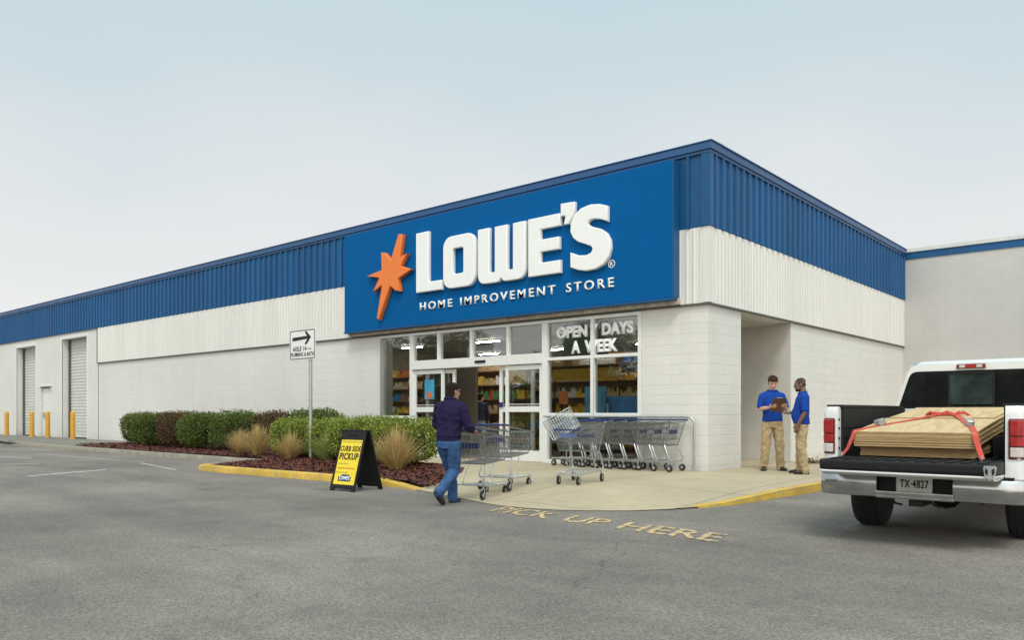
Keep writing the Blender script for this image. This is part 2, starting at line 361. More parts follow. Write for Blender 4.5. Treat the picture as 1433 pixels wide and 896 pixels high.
def frame(o, ux, uy):
    ux = Vector(ux).normalized(); uy = Vector(uy); uy = (uy - ux * uy.dot(ux)).normalized(); uz = ux.cross(uy)
    M = Matrix((ux, uy, uz)).transposed().to_4x4(); M.translation = Vector(o); return M
FRONT = lambda y: frame((0, y, 0), (1, 0, 0), (0, 0, 1))       # local x -> world x, local y -> world z, facing -Y

def curve_mesh(cu):
    o = bpy.data.objects.new('tmp', cu); COL.objects.link(o)
    dg = bpy.context.evaluated_depsgraph_get(); me = bpy.data.meshes.new_from_object(o.evaluated_get(dg))
    bpy.data.objects.remove(o); bpy.data.curves.remove(cu); return me
def text(name, s, box, M, m, parent, ext=.002, bold=0., space=1., local=False, shear=0., heavy=0.):
    """lettering fitted to box (x0,y0,x1,y1) in frame M"""
    cu = bpy.data.curves.new('t', 'FONT'); cu.body = s; cu.size = 1; cu.offset = bold; cu.space_character = space
    cu.extrude = 0; cu.resolution_u = 4; cu.align_x = 'CENTER'; cu.space_line = .95
    me = curve_mesh(cu)
    if heavy:      # heavier strokes: the outline repeated a little to either side
        bm = bmesh.new(); b2 = me
        for k in (-1, 0, 1):
            c = me.copy(); c.transform(Matrix.Translation((k*heavy, 0, 0))); bm.from_mesh(c); bpy.data.meshes.remove(c)
        bm.to_mesh(me); bm.free()
    xs = [v.co.x for v in me.vertices]; ys = [v.co.y for v in me.vertices]
    x0, x1, y0, y1 = min(xs), max(xs), min(ys), max(ys)
    sx = (box[2]-box[0])/(x1-x0); sy = (box[3]-box[1])/(y1-y0)
    for v in me.vertices:
        yy = (v.co.y-y0)*sy
        v.co = ((v.co.x-x0)*sx + box[0] + yy*shear, yy + box[1], 0 if not heavy else .0004*(3*v.index//len(me.vertices)))
    if ext:
        bm = bmesh.new(); bm.from_mesh(me)
        r = bmesh.ops.extrude_face_region(bm, geom=bm.faces[:])
        bmesh.ops.translate(bm, verts=[g for g in r['geom'] if isinstance(g, bmesh.types.BMVert)], vec=(0, 0, ext))
        bm.to_mesh(me); bm.free()
    me.transform(M); me.materials.clear(); me.materials.append(m)
    return link(name, me, parent, local)
def shape(name, loops, M, m, parent, ext, bevel=0., local=False):
    """filled outline (holes allowed) with rounded edges, from z=0 to z=ext of frame M"""
    cu = bpy.data.curves.new('s', 'CURVE'); cu.dimensions = '2D'; cu.fill_mode = 'BOTH'
    cu.extrude = ext/2 - bevel; cu.bevel_depth = bevel; cu.bevel_resolution = 2; cu.offset = -bevel
    for lp in loops:
        sp = cu.splines.new('POLY'); sp.points.add(len(lp)-1); sp.use_cyclic_u = True
        for p, q in zip(sp.points, lp): p.co = (q[0], q[1], 0, 1)
    me = curve_mesh(cu); me.transform(M @ Matrix.Translation((0, 0, ext/2)))
    me.materials.clear(); me.materials.append(m)
    me.shade_smooth(); me.set_sharp_from_angle(angle=R(35))
    return link(name, me, parent, local)
def rrect(x0, y0, x1, y1, r, n=5):
    pts = []
    for cx, cy, a in ((x1-r, y0+r, -90), (x1-r, y1-r, 0), (x0+r, y1-r, 90), (x0+r, y0+r, 180)):
        for k in range(n+1):
            t = R(a + 90*k/n); pts.append((cx + r*cos(t), cy + r*sin(t)))
    return pts
def smooth01(t): t = max(0, min(1, t)); return t*t*(3-2*t)
SKYGLOW=2.9; SKYK=.93; SUNE=1.5; EXPO=.12
# ------------------------------------------------------------------ ground, pavement, kerbs, bed
from mathutils.geometry import delaunay_2d_cdt
def sheet(name, poly, zf, m, step=.3, label=None, kind='structure'):
    xs = [p[0] for p in poly]; ys = [p[1] for p in poly]
    def inside(x, y):
        c = False; n = len(poly)
        for i in range(n):
            x1, y1 = poly[i][:2]; x2, y2 = poly[(i+1) % n][:2]
            if (y1 > y) != (y2 > y) and x < (x2-x1)*(y-y1)/(y2-y1)+x1: c = not c
        return c
    pts = [Vector(p[:2]) for p in poly]; ed = [(i, (i+1) % len(poly)) for i in range(len(poly))]
    x = min(xs)
    while x < max(xs):
        y = min(ys)
        while y < max(ys):
            q = (x+random.uniform(-.05, .05)*step, y+random.uniform(-.05, .05)*step)
            if inside(*q): pts.append(Vector(q))
            y += step
        x += step
    vs, es, fs, *_ = delaunay_2d_cdt(pts, ed, [], 1, 1e-4)
    b = MB(); b.add([(v.x, v.y, zf(v.x, v.y)) for v in vs], [tuple(f) for f in fs])
    o = b.build(name, m, smooth=40)
    if kind: tag(o, label, None, None, kind)
    return o

g = MB(); g.quad((-400, -400, 0), (400, -400, 0), (400, 400, 0), (-400, 400, 0))
tag(g.build('ground', asphaltmat()), 'grey asphalt parking lot in front of the store', None, None, 'structure')

EDGE = [(-2.35,-5.40,.012), (-1.7,-5.56,.008), (-1.1,-5.76,.008), (-.34,-6.02,.008), (.09,-6.12,.008), (.56,-6.10,.008), (.95,-6.0,.008), (1.34,-5.77,.008), (1.68,-5.47,.008),
        (1.97,-5.08,.012), (2.2,-4.6,.02), (2.36,-4.1,.04), (2.45,-3.3,.075), (2.52,-2.5,.105), (2.62,-1.2,.12), (2.66,0,.12), (2.66,13.35,.12)]
def zp(x, y):
    best = (1e9, .12)
    for (x1, y1, h1), (x2, y2, h2) in zip(EDGE, EDGE[1:]):
        dx, dy = x2-x1, y2-y1; t = max(0, min(1, ((x-x1)*dx+(y-y1)*dy)/(dx*dx+dy*dy)))
        d = math.hypot(x-x1-t*dx, y-y1-t*dy)
        if d < best[0]: best = (d, h1+(h2-h1)*t)
    return best[1] + (.12-best[1])*smooth01(best[0]/1.7)
BED_RIGHT = [(-8.7,-.02), (-7.9,-1.1), (-5.6,-2.0), (-4.2,-2.4), (-3.4,-3.3), (-2.7,-4.4), (-2.5,-5.15)]
pav = [e[:2] for e in EDGE] + [(.0,13.35), (.0,.0), (-1.5,.06), (-8.7,.06)] + BED_RIGHT
sheet('pavement', pav, zp, CONCRETE, .3, 'tan concrete pavement in front of the store entrance')
w = MB()
for x0, x1, ya, za in ((-75, -30.2, -4.6, .006), (-30.2, -29.2, -3.05, .06), (-29.2, -22.0, -3.4, .112)):
    w.quad((x0, ya, za), (x1, ya, za), (x1, -2.2, .112), (x0, -2.2, .112)); w.quad((x0, -2.2, .112), (x1, -2.2, .112), (x1, .0, .112), (x0, .0, .112))
tag(w.build('sidewalk', concretemat('sidewalk_concrete', (.22, .205, .18))), 'grey concrete strip along the wall by the roller doors', None, None, 'structure')

def kerb(name, path, wid, m, label):
    """path of (x, y, height): outer face line; the kerb lies to the left of the walking direction"""
    rings = []
    for i, (x, y, h) in enumerate(path):
        a = path[max(i-1, 0)]; b = path[min(i+1, len(path)-1)]
        d = Vector((b[0]-a[0], b[1]-a[1], 0)).normalized(); n = Vector((-d.y, d.x, 0)); p = Vector((x, y, 0)); h += .006
        rr = min(.025, h*.5)
        rings.append([p + Vector((0, 0, -.05)), p + Vector((0, 0, h-rr)), p + n*rr*.35 + Vector((0, 0, h-rr*.3)), p + n*rr + Vector((0, 0, h)),
                      p + n*(wid-rr*.5) + Vector((0, 0, h)), p + n*wid + Vector((0, 0, h-rr*.5)), p + n*wid + Vector((0, 0, -.05))])
    b = MB(); b.loft(rings); o = b.build(name, m, smooth=30); return tag(o, label, None, None, 'structure')
def dense(path, step=.35):
    out = []
    for a, b in zip(path, path[1:]):
        n = max(1, int(math.hypot(b[0]-a[0], b[1]-a[1])/step))
        for k in range(n): out.append(tuple(a[j]+(b[j]-a[j])*k/n for j in range(3)))
    return out + [path[-1]]
kerb('kerb', dense([(-30.2,-2.7,.01), (-29.4,-3.05,.06), (-28.2,-3.3,.12), (-26,-3.5,.12), (-20,-3.58,.12), (-9.45,-3.62,.12)]), .16, KERB_GREY, 'bare concrete kerb along the far planting bed')
kerb('kerb', dense([(-9.30,-3.80,.12), (-9.42,-5.25,.12), (-9.25,-5.46,.12), (-8.4,-5.5,.12), (-6.5,-5.42,.12), (-4.8,-5.32,.12), (-3.5,-5.26,.115), (-2.9,-5.31,.06), (-2.36,-5.42,.012)]), .18, YKERB, 'yellow painted kerb round the planting bed')
kerb('kerb', dense([(x, y, h) for x, y, h in EDGE[10:]]), .17, YKERB, 'yellow painted kerb along the pavement beside the pickup')

BED = [(-22.0,-.03), (-22.4,-1.9), (-21.4,-3.47), (-9.24,-3.50), (-9.24,-5.26), (-8.3,-5.32), (-6.5,-5.24), (-4.8,-5.14), (-3.5,-5.09), (-2.85,-5.13), (-2.56,-5.12)] + BED_RIGHT[::-1][1:]
def zbed(x, y):
    d = min(seg_d(x, y, a, b) for a, b in zip(BED_RIGHT, BED_RIGHT[1:])); u = smooth01(d/.45)
    return (zp(x, y)+.010)*(1-u) + u*zbed0(x, y)
def seg_d(x, y, a, b):
    dx, dy = b[0]-a[0], b[1]-a[1]; q = max(0, min(1, ((x-a[0])*dx+(y-a[1])*dy)/(dx*dx+dy*dy))); return math.hypot(x-a[0]-q*dx, y-a[1]-q*dy)
def zbed0(x, y): return .115 + (.05*smooth01((x+2.5)/-1.2) + .03*mnoise.noise((x*.9, y*.9, 0)) + .018*mnoise.noise((x*5, y*5, 3))) * smooth01((y+3.42 if x < -9.25 else y+5.22)/.5)
bed = sheet('mulch', BED, zbed, MULCH, .11, 'reddish bark mulch in the planting bed', 'stuff')
chips = MB()
for _ in range(9000):
    f = random.random(); x = -9 + 6.8*f if random.random() < .62 else random.uniform(-22, -9)
    y = random.uniform(-5.2, -2.4) if x > -9.1 else random.uniform(-3.4, -1.2)
    if x > -4.3 and y > -4.6 + (-x-2.5)*.9: continue
    l = random.uniform(.02, .06); wd = random.uniform(.008, .02)
    Mx = Matrix.Translation((x, y, zbed(x, y)+random.uniform(.004, .022))) @ Euler((random.gauss(0, .4), random.gauss(0, .4), random.uniform(0, 6.3))).to_matrix().to_4x4()
    chips.add([(-l, -wd, 0), (l, -wd, 0), (l*.8, wd, .004), (-l*.9, wd, .003)], [(0, 1, 2, 3)], 0, Mx)
tag(chips.build('mulch_chips', CHIP), 'loose bark chips scattered over the mulch bed', None, None, 'stuff')

WHITE_LINE = wornpaint('white_line_paint', (.66, .66, .63), (.30, .285, .26), .53)
for a, b, wd in (((-14.9,-8.6), (-14.35,-6.9), .13), ((-10.2,-8.5), (-10.95,-6.7), .13), ((-12.6,-5.2), (-9.7,-5.75), .06), ((-19.5,-5.2), (-12.9,-5.0), .05), ((-30,-8.4), (-17,-6.2), .08)):
    a = Vector((*a, .005)); b = Vector((*b, .005)); n = Vector((-(b-a).y, (b-a).x, 0)).normalized()*wd/2
    s = MB(); s.quad(a-n, b-n, b+n, a+n); tag(s.build('road_marking', WHITE_LINE), 'worn white parking line on the asphalt', None, None, 'structure')
PAINT_TXT = wornpaint('pavement_lettering_paint', (.74, .50, .22), (.22, .20, .175), .505)
for s, x0, x1 in (('PICK', .0, 1.02), ('UP', 1.24, 1.84), ('HERE', 2.06, 3.33)):
    o = text('road_marking', s, (x0, 0, x1, .50), frame((.33, -6.64, .006), (3.31, -.35, 0), (.1, 1, 0)), PAINT_TXT, None, 0, .018, shear=-.36)
    tag(o, 'worn yellow stencilled word %s on the asphalt' % s, None, None, 'structure')

# ------------------------------------------------------------------ the store
store = thing('store_building', 'big white and blue store with ribbed metal cladding and glass entrance', 'building')
BT = 6.24
wl = MB()
for x0, x1, z0, z1 in ((-75,-38.15,0,BT), (-38.15,-35.5,4.52,BT), (-35.5,-34.9,0,BT), (-34.9,-33.5,2.47,BT), (-33.5,-32.2,0,BT), (-32.2,-29.4,4.6,BT), (-29.4,-9.72,0,BT), (-9.72,-1.48,3.34,BT), (-1.48,0,0,BT)):
    wl.box((x0, 0, z0), (x1, .42, z1))
for y0, y1, z0 in ((.42,1.46,0), (1.46,4.14,3.34), (4.14,13.4,0)): wl.box((-.4, y0, z0), (0, y1, BT))
wl.build('wall', WHITE_BLOCK, store)
pw = MB()   # recessed side doorway
pw.box((-2.0, 1.2, .0), (-.4, 1.46, 3.6)); pw.box((-2.0, 4.14, .0), (-.4, 4.4, 3.6)); pw.box((-2.2, 1.46, .0), (-2.0, 4.14, 3.6)); pw.box((-2.0, 1.46, 3.3), (-.4, 4.14, 3.6))
pw.box((-1.99, 4.11, .0), (-.004, 4.138, 3.33)); pw.box((-1.98, 4.10, .12), (-.006, 4.108, .20))
pw.build('doorway_recess', mat('recess_paint', (.54, .52, .48), .7, 0, .08, 1.5, .1, 50), store)
fl = MB(); fl.quad((-2, 1.46, .124), (0, 1.46, .124), (0, 4.14, .124), (-2, 4.14, .124)); fl.build('doorway_floor', CONCRETE, store)
rf = MB(); rf.box((-75, .42, 6.0), (-.4, 40, 6.12)); rf.build('roof', PALE_CAP, store)  # unseen flat roof slab, added to cover the interior and block light

def corrug(M, u0, u1, z0, z1, pitch, rib, dep, ramp):
    b = MB(); prof = [(u0, 0)]; u = u0 + pitch*.5
    while u + rib + 2*ramp < u1:
        prof += [(u, 0), (u+ramp, dep), (u+ramp+rib, dep), (u+2*ramp+rib, 0)]; u += pitch
    prof.append((u1, 0)); n = len(prof)
    vs = [(a, z0, d) for a, d in prof] + [(a, z1, d) for a, d in prof]
    b.add([M @ Vector(v) for v in vs], [(i, i+1, n+i+1, n+i) for i in range(n-1)]); return b
FR = frame((0, -.05, 0), (1, 0, 0), (0, 0, 1)); RI = frame((.05, 0, 0), (0, 1, 0), (0, 0, 1))
b = corrug(FR, -75, -.06, 4.85, 6.26, .305, .05, .045, .014); b2 = corrug(RI, .0, 13.4, 4.85, 6.26, .305, .05, .045, .014)
b.add(b2.v, b2.f); b.build('blue_cladding', BLUE_METAL, store)
b = corrug(FR, -28.2, -.06, 3.38, 4.846, .152, .03, .012, .018); b2 = corrug(RI, .0, 13.4, 3.38, 4.846, .152, .03, .012, .018)
b.add(b2.v, b2.f); b.build('white_cladding', WHITE_METAL, store)
tr = MB()   # corner flashings
tr.box((-.10, -.092, 4.852), (.092, .06, 6.25)); tr.build('corner_trim', BLUE_METAL, store)
tr = MB(); tr.box((-.08, -.068, 3.385), (.068, .06, 4.848)); tr.build('corner_trim', WHITE_METAL, store)
dl = MB(); dl.box((-28.25, -.062, 3.345), (.062, .0, 3.375)); dl.box((.0, .0, 3.345), (.062, 13.4, 3.375)); dl.box((-28.235, -.07, 3.38), (-28.2, 0, 4.84)); dl.box((-28.225, -.012, .12), (-28.205, 0, 3.34))
dl.build('drip_shade_and_seams', DARK_LINE, store)  # dark strips: drip-edge shadow put into colour, plus the cladding end seam
cp = MB()
for z0, z1, d in ((6.25, 6.31, .10), (6.31, 6.45, .13), (6.45, 6.475, .15)):
    cp.box((-75, -d, z0), (d, .35, z1)); cp.box((-.35, .35, z0), (d, 13.4, z1))
cp.build('parapet_coping', BLUE_CAP, store, bevel=.006, segs=1)
# roller doors
for x0, x1, zt in ((-38.15, -35.5, 4.52), (-32.2, -29.4, 4.6)):
    s = MB(); z = .12; pf = []
    while z < zt - .02: pf += [(z, .012), (z+.02, -.02), (z+.10, -.02), (z+.125, .012)]; z += .14
    vs = [(x0+.08, .36+d, zz) for zz, d in pf] + [(x1-.08, .36+d, zz) for zz, d in pf]; n = len(pf)
    s.add(vs, [(i, n+i, n+i+1, i+1) for i in range(n-1)]); d = s.build('roller_door', SHUTTER, store)
    
    for xa in (x0, x1-.09): k = MB(); k.box((xa, .26, .12), (xa+.09, .41, zt)); k.build('guide_rail', DARK_LINE, d)
    k = MB(); k.box((x0-.12, -.025, .12), (x0, .02, zt+.12)); k.box((x1, -.025, .12), (x1+.12, .02, zt+.12)); k.box((x0, -.025, zt), (x1, .02, zt+.12)); k.build('door_frame', FRAME_WHITE, store)
s = MB(); s.box((-34.88, .10, .12), (-33.52, .16, 2.42)); s.box((-34.95, -.06, 2.5), (-33.45, .0, 2.54)); sd = s.build('service_door', DOOR_WHITE, store, bevel=.005, segs=1)
s = MB(); s.box((-34.70, .02, 1.02), (-34.60, .1, 1.26)); s.tube([(-34.65, .05, 1.12), (-34.5, .03, 1.12)], .018); s.build('handle', GALV, sd)

# storefront
ft = MB(); Y0, Y1 = -.03, .12
def bar(x0, x1, z0, z1, b=ft, y0=Y0, y1=Y1): b.box((x0, y0, z0), (x1, y1, z1))
for x0, x1 in ((-8.53,-8.40), (-4.08,-3.92), (-1.56,-1.48)): bar(x0, x1, .12, 3.27)
bar(-9.72, -1.48, 3.27, 3.335)
bar(-8.40, -4.08, 2.37, 2.60, y0=-.06)
for x in (-7.45, -6.30, -5.11): bar(x-.04, x+.04, 2.60, 3.27)
bar(-9.63, -8.53, 1.10, 1.17)
bar(-2.745, -2.66, .12, 3.27)
for z0, z1 in ((2.42, 2.49), (1.155, 1.245), (.12, .2)):
    bar(-3.92, -2.745, z0, z1); bar(-2.66, -1.56, z0, z1)
ft.build('entrance_frame', FRAME_WHITE, store, bevel=.006, segs=1)
gf = MB(); gf.box((-9.72, Y0, .12), (-9.63, Y1, 3.27)); gf.build('side_frame', FRAME_GREY, store)
sb = MB(); sb.box((-6.12, -.09, 2.455), (-5.78, -.055, 2.515)); sb.build('motion_sensor', BLACK_PLASTIC, store, bevel=.01)
for x0, x1, z0, z1, m in ((-9.63,-8.53,1.17,3.27,GLASS), (-9.63,-8.53,.12,1.10,GLASS_DARK), (-8.40,-7.49,2.6,3.27,GLASS), (-7.41,-6.34,2.6,3.27,GLASS), (-6.26,-5.15,2.6,3.27,GLASS), (-5.07,-4.08,2.6,3.27,GLASS),
        (-3.92,-2.745,2.49,3.27,GLASS), (-2.66,-1.56,2.49,3.27,GLASS), (-3.92,-2.745,1.245,2.42,GLASS_LOW), (-2.66,-1.56,1.245,2.42,GLASS_LOW), (-3.92,-2.745,.2,1.155,GLASS_DARK), (-2.66,-1.56,.2,1.155,GLASS_DARK)):
    q = MB(); q.quad((x0, .05, z0), (x1, .05, z0), (x1, .05, z1), (x0, .05, z1)); q.build('window_pane', m, store)
def leaf_door(x0, x1, y, name='sliding_door', st=.09):
    d = MB(); bar(x0, x0+st, .13, 2.35, d, y, y+.05); bar(x1-st, x1, .13, 2.35, d, y, y+.05)
    for z0, z1 in ((2.25, 2.35), (1.27, 1.40), (.13, .38)): bar(x0+st, x1-st, z0, z1, d, y+.001, y+.049)
    bar(x0+st, x1-st, 1.44, 1.455, d, y+.015, y+.035)
    o = d.build(name, FRAME_WHITE, store)
    q = MB()
    for z0, z1 in ((1.40, 2.25), (.38, 1.27)): q.quad((x0+st, y+.025, z0), (x1-st, y+.025, z0), (x1-st, y+.025, z1), (x0+st, y+.025, z1))
    q.build('pane', GLASS_LOW, o); return o
leaf_door(-8.40, -7.28, 0.0, 'door_sidelight'); leaf_door(-8.02, -6.95, .08)
leaf_door(-5.20, -4.08, 0.0, 'door_sidelight'); leaf_door(-5.46, -4.40, .08)
# decals
q = MB(); q.box((-7.98, .003, 1.60), (-7.62, .006, 2.1)); o = q.build('window_poster', mat('poster_blue', (.05, .30, .48), .4, 0, .4, 3), store)
q = MB(); q.box((-7.9, -.002, 1.62), (-7.7, .001, 1.78)); q.build('poster_panel', mat('poster_orange', (.55, .16, .05), .4, 0, .3, 4), o)
q = MB(); q.box((-5.44, .045, 1.38), (-5.32, .048, 1.50)); q.build('door_sticker', BLUE_PLASTIC, store)
Mw = FRONT(.044); VINYL = mat('white_vinyl', (.93, .93, .92), .5, 0, .01)
for s, bx in (('OPEN', (-3.72, 2.90, -2.87, 3.17)), ('7', (-2.80, 2.90, -2.59, 3.17)), ('DAYS', (-2.50, 2.90, -1.70, 3.17)), ('A', (-3.31, 2.55, -3.06, 2.83)), ('WEEK', (-2.95, 2.55, -2.09, 2.83))):
    text('window_lettering', s, bx, Mw, VINYL, store, .003, .045, heavy=.022)
# soffit strip under the sign
s = MB(); x = -10.9
while x < -.62: s.box((x, -.16, 3.385), (x+.085, -.05, 3.50)); x += .095
s.build('soffit_strip', SOFFIT, store)

# interior seen through the glass
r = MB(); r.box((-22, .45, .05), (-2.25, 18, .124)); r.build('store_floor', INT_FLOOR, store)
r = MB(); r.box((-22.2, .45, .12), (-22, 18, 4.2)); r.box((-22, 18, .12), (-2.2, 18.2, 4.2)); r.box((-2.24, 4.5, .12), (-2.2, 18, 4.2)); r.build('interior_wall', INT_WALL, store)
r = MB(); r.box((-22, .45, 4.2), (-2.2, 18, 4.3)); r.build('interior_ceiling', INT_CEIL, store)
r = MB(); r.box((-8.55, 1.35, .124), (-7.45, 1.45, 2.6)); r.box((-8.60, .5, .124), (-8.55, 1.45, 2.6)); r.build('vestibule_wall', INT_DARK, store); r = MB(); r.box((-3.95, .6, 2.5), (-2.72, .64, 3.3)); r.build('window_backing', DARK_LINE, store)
lt0 = None
for yy in (5.0, 9.5, 14.5):
    for xx in (-19, -14.5, -10, -6, -3.4):
        lt = thing('ceiling_light', 'long white fluorescent fitting on the store ceiling seen through the glass', 'ceiling light', (xx, yy, 4.10), 0, 'fluorescent fittings inside the store') if lt0 is None else dup(lt0)
        lt.location = (xx, yy, 4.1)
        if lt0 is None:
            lt0 = lt; k = MB(); k.box((-.62, -.08, .03), (.62, .08, .09)); k.build('housing', FRAME_WHITE, lt); k = MB(); k.box((-.6, -.06, .0), (.6, .06, .028)); k.build('tube', LIGHT_STRIP, lt)
goods = [mat('goods_%s' % n, c, .5, 0, .25, 9) for n, c in (('yellow', (.62, .40, .04)), ('orange', (.55, .15, .03)), ('tan', (.42, .30, .16)), ('red', (.40, .03, .03)), ('blue', (.03, .13, .38)), ('white', (.6, .6, .57)), ('green', (.08, .20, .06)), ('black', (.03, .03, .03)), ('brown', (.20, .10, .05)))]
def gondola(x0, x1, y, label, face=-1):
    t = thing('display_shelf', label, 'shelf', ((x0+x1)/2, y, .124)); h = (x1-x0)/2
    s = MB(); s.box((-h, -.03, 0), (h, .03, 2.9))
    for k in range(6): s.box((-h, -.45, .12+k*.48), (h, -.03, .15+k*.48))
    s.build('rack', goods[8], t); g_ = MB(); rs = random.Random(x0)
    for k in range(6):
        x = -h+.02; ci = rs.randrange(9)
        while x < h-.2:
            wd = rs.uniform(.04, .14); hh = rs.uniform(.10, .31)
            if rs.random() < .22: ci = rs.choice([0, 1, 2, 2, 0, 3, 4, 5, 2, 6, 7, 8, 8, 5])
            g_.box((x, -.43, .152+k*.48), (x+wd, -.1, .152+k*.48+hh), ci); x += wd+.01
    tag(g_.build('merchandise', goods, t), None, None, None, 'stuff')
    return t
gondola(-20.5, -14.2, 7.5, 'tall shelf of yellow and brown goods, left of the aisle beyond the entrance')
gondola(-13.4, -9.4, 6.3, 'tall shelf of mixed goods straight behind the open sliding doors')
gondola(-8.8, -4.6, 5.6, 'tall shelf of goods behind the right sliding door')
gondola(-4.4, -2.4, 4.9, 'narrow shelf of goods behind the window with the opening days')
def board(x0, x1, z0, z1, y, m, label):
    t = thing('display_board', label, 'display board', ((x0+x1)/2, y, .124)); h = (x1-x0)/2
    s = MB(); s.box((-h, 0, z0-.124), (h, .03, z1-.124)); s.build('panel', m, t)
    s = MB(); s.box((-h+.03, .035, 0), (-h+.06, .06, z1-.124)); s.box((h-.06, .035, 0), (h-.03, .06, z1-.124)); s.box((-h, -.1, 0), (h, .2, .02)); s.build('stand', BLACK_PLASTIC, t)
PB = mat('display_cyan', (.05, .26, .42), .4, 0, .4, 3)
board(-3.35, -2.78, 1.0, 1.84, .62, PB, 'cyan display board behind the left half of the shop window')
board(-2.80, -1.95, 1.0, 1.62, .75, mat('display_blue', (.05, .18, .40), .4, 0, .4, 3), 'wide blue display board behind the right half of the shop window')
board(-4.15, -3.9, 1.45, 1.75, .7, goods[1], 'small orange notice on a stand inside the shop window')
board(-9.6, -8.9, 2.2, 2.6, 5.2, goods[0], 'yellow aisle banner inside the entrance')
board(-7.6, -5.2, 2.2, 2.55, 4.9, goods[0], 'long yellow banner over the shelf behind the right door')

# the wing on the right
wing = thing('wing_building', 'plain grey white block wing with a thin blue band under its roof edge', 'building', (0, 13.4, 0))
k = MB(); k.box((.003, 13.4, 0), (60, 13.8, 6.15)); k.build('wall', WING_BLOCK, wing, local=False)
k = MB(); k.box((.06, 13.37, 6.15), (60, 13.8, 6.37)); k.build('blue_band', BLUE_METAL, wing, local=False)
k = MB(); k.box((.06, 13.33, 6.37), (60, 13.85, 6.48)); k.build('parapet_coping', PALE_CAP, wing, local=False)

# ------------------------------------------------------------------ the big sign
sign = thing('store_sign', 'large blue store sign with orange starburst and raised white LOWE\'S letters above the entrance', 'sign', (-5.77, -.3, 4.85))
k = MB(); k.box((-10.93, -.30, 3.50), (-.60, -.095, 6.2)); k.build('panel', SIGN_BLUE, sign, bevel=.012, local=False)
k = MB(); k.box((-10.95, -.315, 3.46), (-.58, -.09, 3.498)); k.box((-.598, -.31, 3.50), (-.57, -.09, 6.2)); k.build('edge_trim', BLUE_METAL, sign, local=False)
MS = FRONT(-.302); DP = .11; BV = .02
star = [(-8.50,5.88), (-8.33,5.85), (-8.46,5.27), (-8.18,5.34), (-8.42,5.05), (-8.02,4.91), (-8.52,4.73), (-8.46,4.40), (-8.62,4.42), (-8.83,4.57), (-9.29,3.72), (-9.37,3.76), (-9.16,4.62), (-9.53,4.48), (-9.27,4.83), (-9.80,4.93), (-9.17,5.03), (-9.19,5.49), (-9.05,5.47), (-8.80,5.25)]
shape('starburst', [star[::-1]], MS, SIGN_ORANGE, sign, .14, .022)
shape('letter', [[(-7.86,4.29), (-6.93,4.29), (-6.93,4.53), (-7.40,4.53), (-7.40,5.80), (-7.86,5.80)]], MS, SIGN_WHITE, sign, DP, BV)
shape('letter', [rrect(-6.88,4.28,-5.79,5.55,.27), rrect(-6.54,4.62,-6.19,5.24,.05)], MS, SIGN_WHITE, sign, DP, BV)
def roundc(pts, r):
    """round the corners listed with a radius"""
    out = []; n = len(pts)
    for i in range(n):
        x, y, rad = pts[i] if len(pts[i]) == 3 else (*pts[i], 0)
        if not rad: out.append((x, y)); continue
        p = Vector((x, y)); a = (Vector(pts[i-1][:2])-p).normalized(); b = (Vector(pts[(i+1) % n][:2])-p).normalized()
        A = p+a*rad; B = p+b*rad
        for k in range(6):
            t = k/5; q = A*(1-t)**2 + p*2*t*(1-t) + B*t*t; out.append((q.x, q.y))
    return out
shape('letter', [roundc([(-5.71,5.57), (-5.71,4.27,.24), (-5.05,4.27,.06), (-4.98,4.37,.03), (-4.91,4.27,.06), (-4.25,4.27,.24), (-4.25,5.56), (-4.62,5.56), (-4.62,4.52), (-4.785,4.52), (-4.785,5.56), (-5.175,5.56), (-5.175,4.52), (-5.34,4.52), (-5.34,5.57)], 0)], MS, SIGN_WHITE, sign, DP, BV)
shape('letter', [[(-4.17,4.28), (-3.27,4.28), (-3.27,4.56), (-3.82,4.56), (-3.82,4.80), (-3.30,4.80), (-3.30,5.07), (-3.82,5.07), (-3.82,5.30), (-3.27,5.30), (-3.27,5.57), (-4.17,5.57)]], MS, SIGN_WHITE, sign, DP, BV)
shape('apostrophe', [[(-3.18,5.30), (-3.03,5.30), (-2.885,5.56), (-2.885,5.75), (-3.26,5.77), (-3.26,5.49), (-3.13,5.49)]], MS, SIGN_WHITE, sign, DP, BV)
S_OLD = roundc([(-3.0,4.36), (-3.0,4.66), (-2.70,4.575,.1), (-2.43,4.59,.12), (-2.43,4.73,.09), (-2.62,4.80,.1), (-2.99,4.98,.22), (-3.0,5.62,.46), (-2.4,5.66,.2), (-2.05,5.53), (-2.05,5.21), (-2.30,5.29,.08), (-2.54,5.30,.10), (-2.54,5.17,.08), (-2.35,5.08,.1), (-1.98,4.93,.24), (-1.97,4.24,.44), (-2.62,4.24,.2)], 0)
S_ = [(-3.0,4.36),(-2.80,4.28),(-2.6,4.24),(-2.35,4.25),(-2.14,4.33),(-2.01,4.48),(-1.97,4.66),(-1.99,4.82),(-2.08,4.97),(-2.22,5.07),(-2.42,5.14),(-2.52,5.19),(-2.545,5.24),(-2.51,5.29),(-2.42,5.31),(-2.25,5.28),(-2.05,5.20),(-2.05,5.52),(-2.25,5.59),(-2.48,5.62),(-2.72,5.58),(-2.90,5.47),(-2.99,5.30),(-3.0,5.12),(-2.93,4.98),(-2.80,4.88),(-2.60,4.80),(-2.46,4.74),(-2.425,4.68),(-2.46,4.61),(-2.58,4.57),(-2.78,4.59),(-3.0,4.68)]
shape('letter', [S_], MS, SIGN_WHITE, sign, DP, BV)
for s, x0, x1 in (('HOME', -7.80, -6.65), ('IMPROVEMENT', -6.37, -3.47), ('STORE', -3.17, -1.95)):
    text('tagline_lettering', s, (x0, 3.845, x1, 4.045), MS, SIGN_WHITE, sign, .03, .012, 1.4)
text('registered_mark', 'R', (-2.05, 4.285, -1.975, 4.375), MS, SIGN_WHITE, sign, .01, 0)
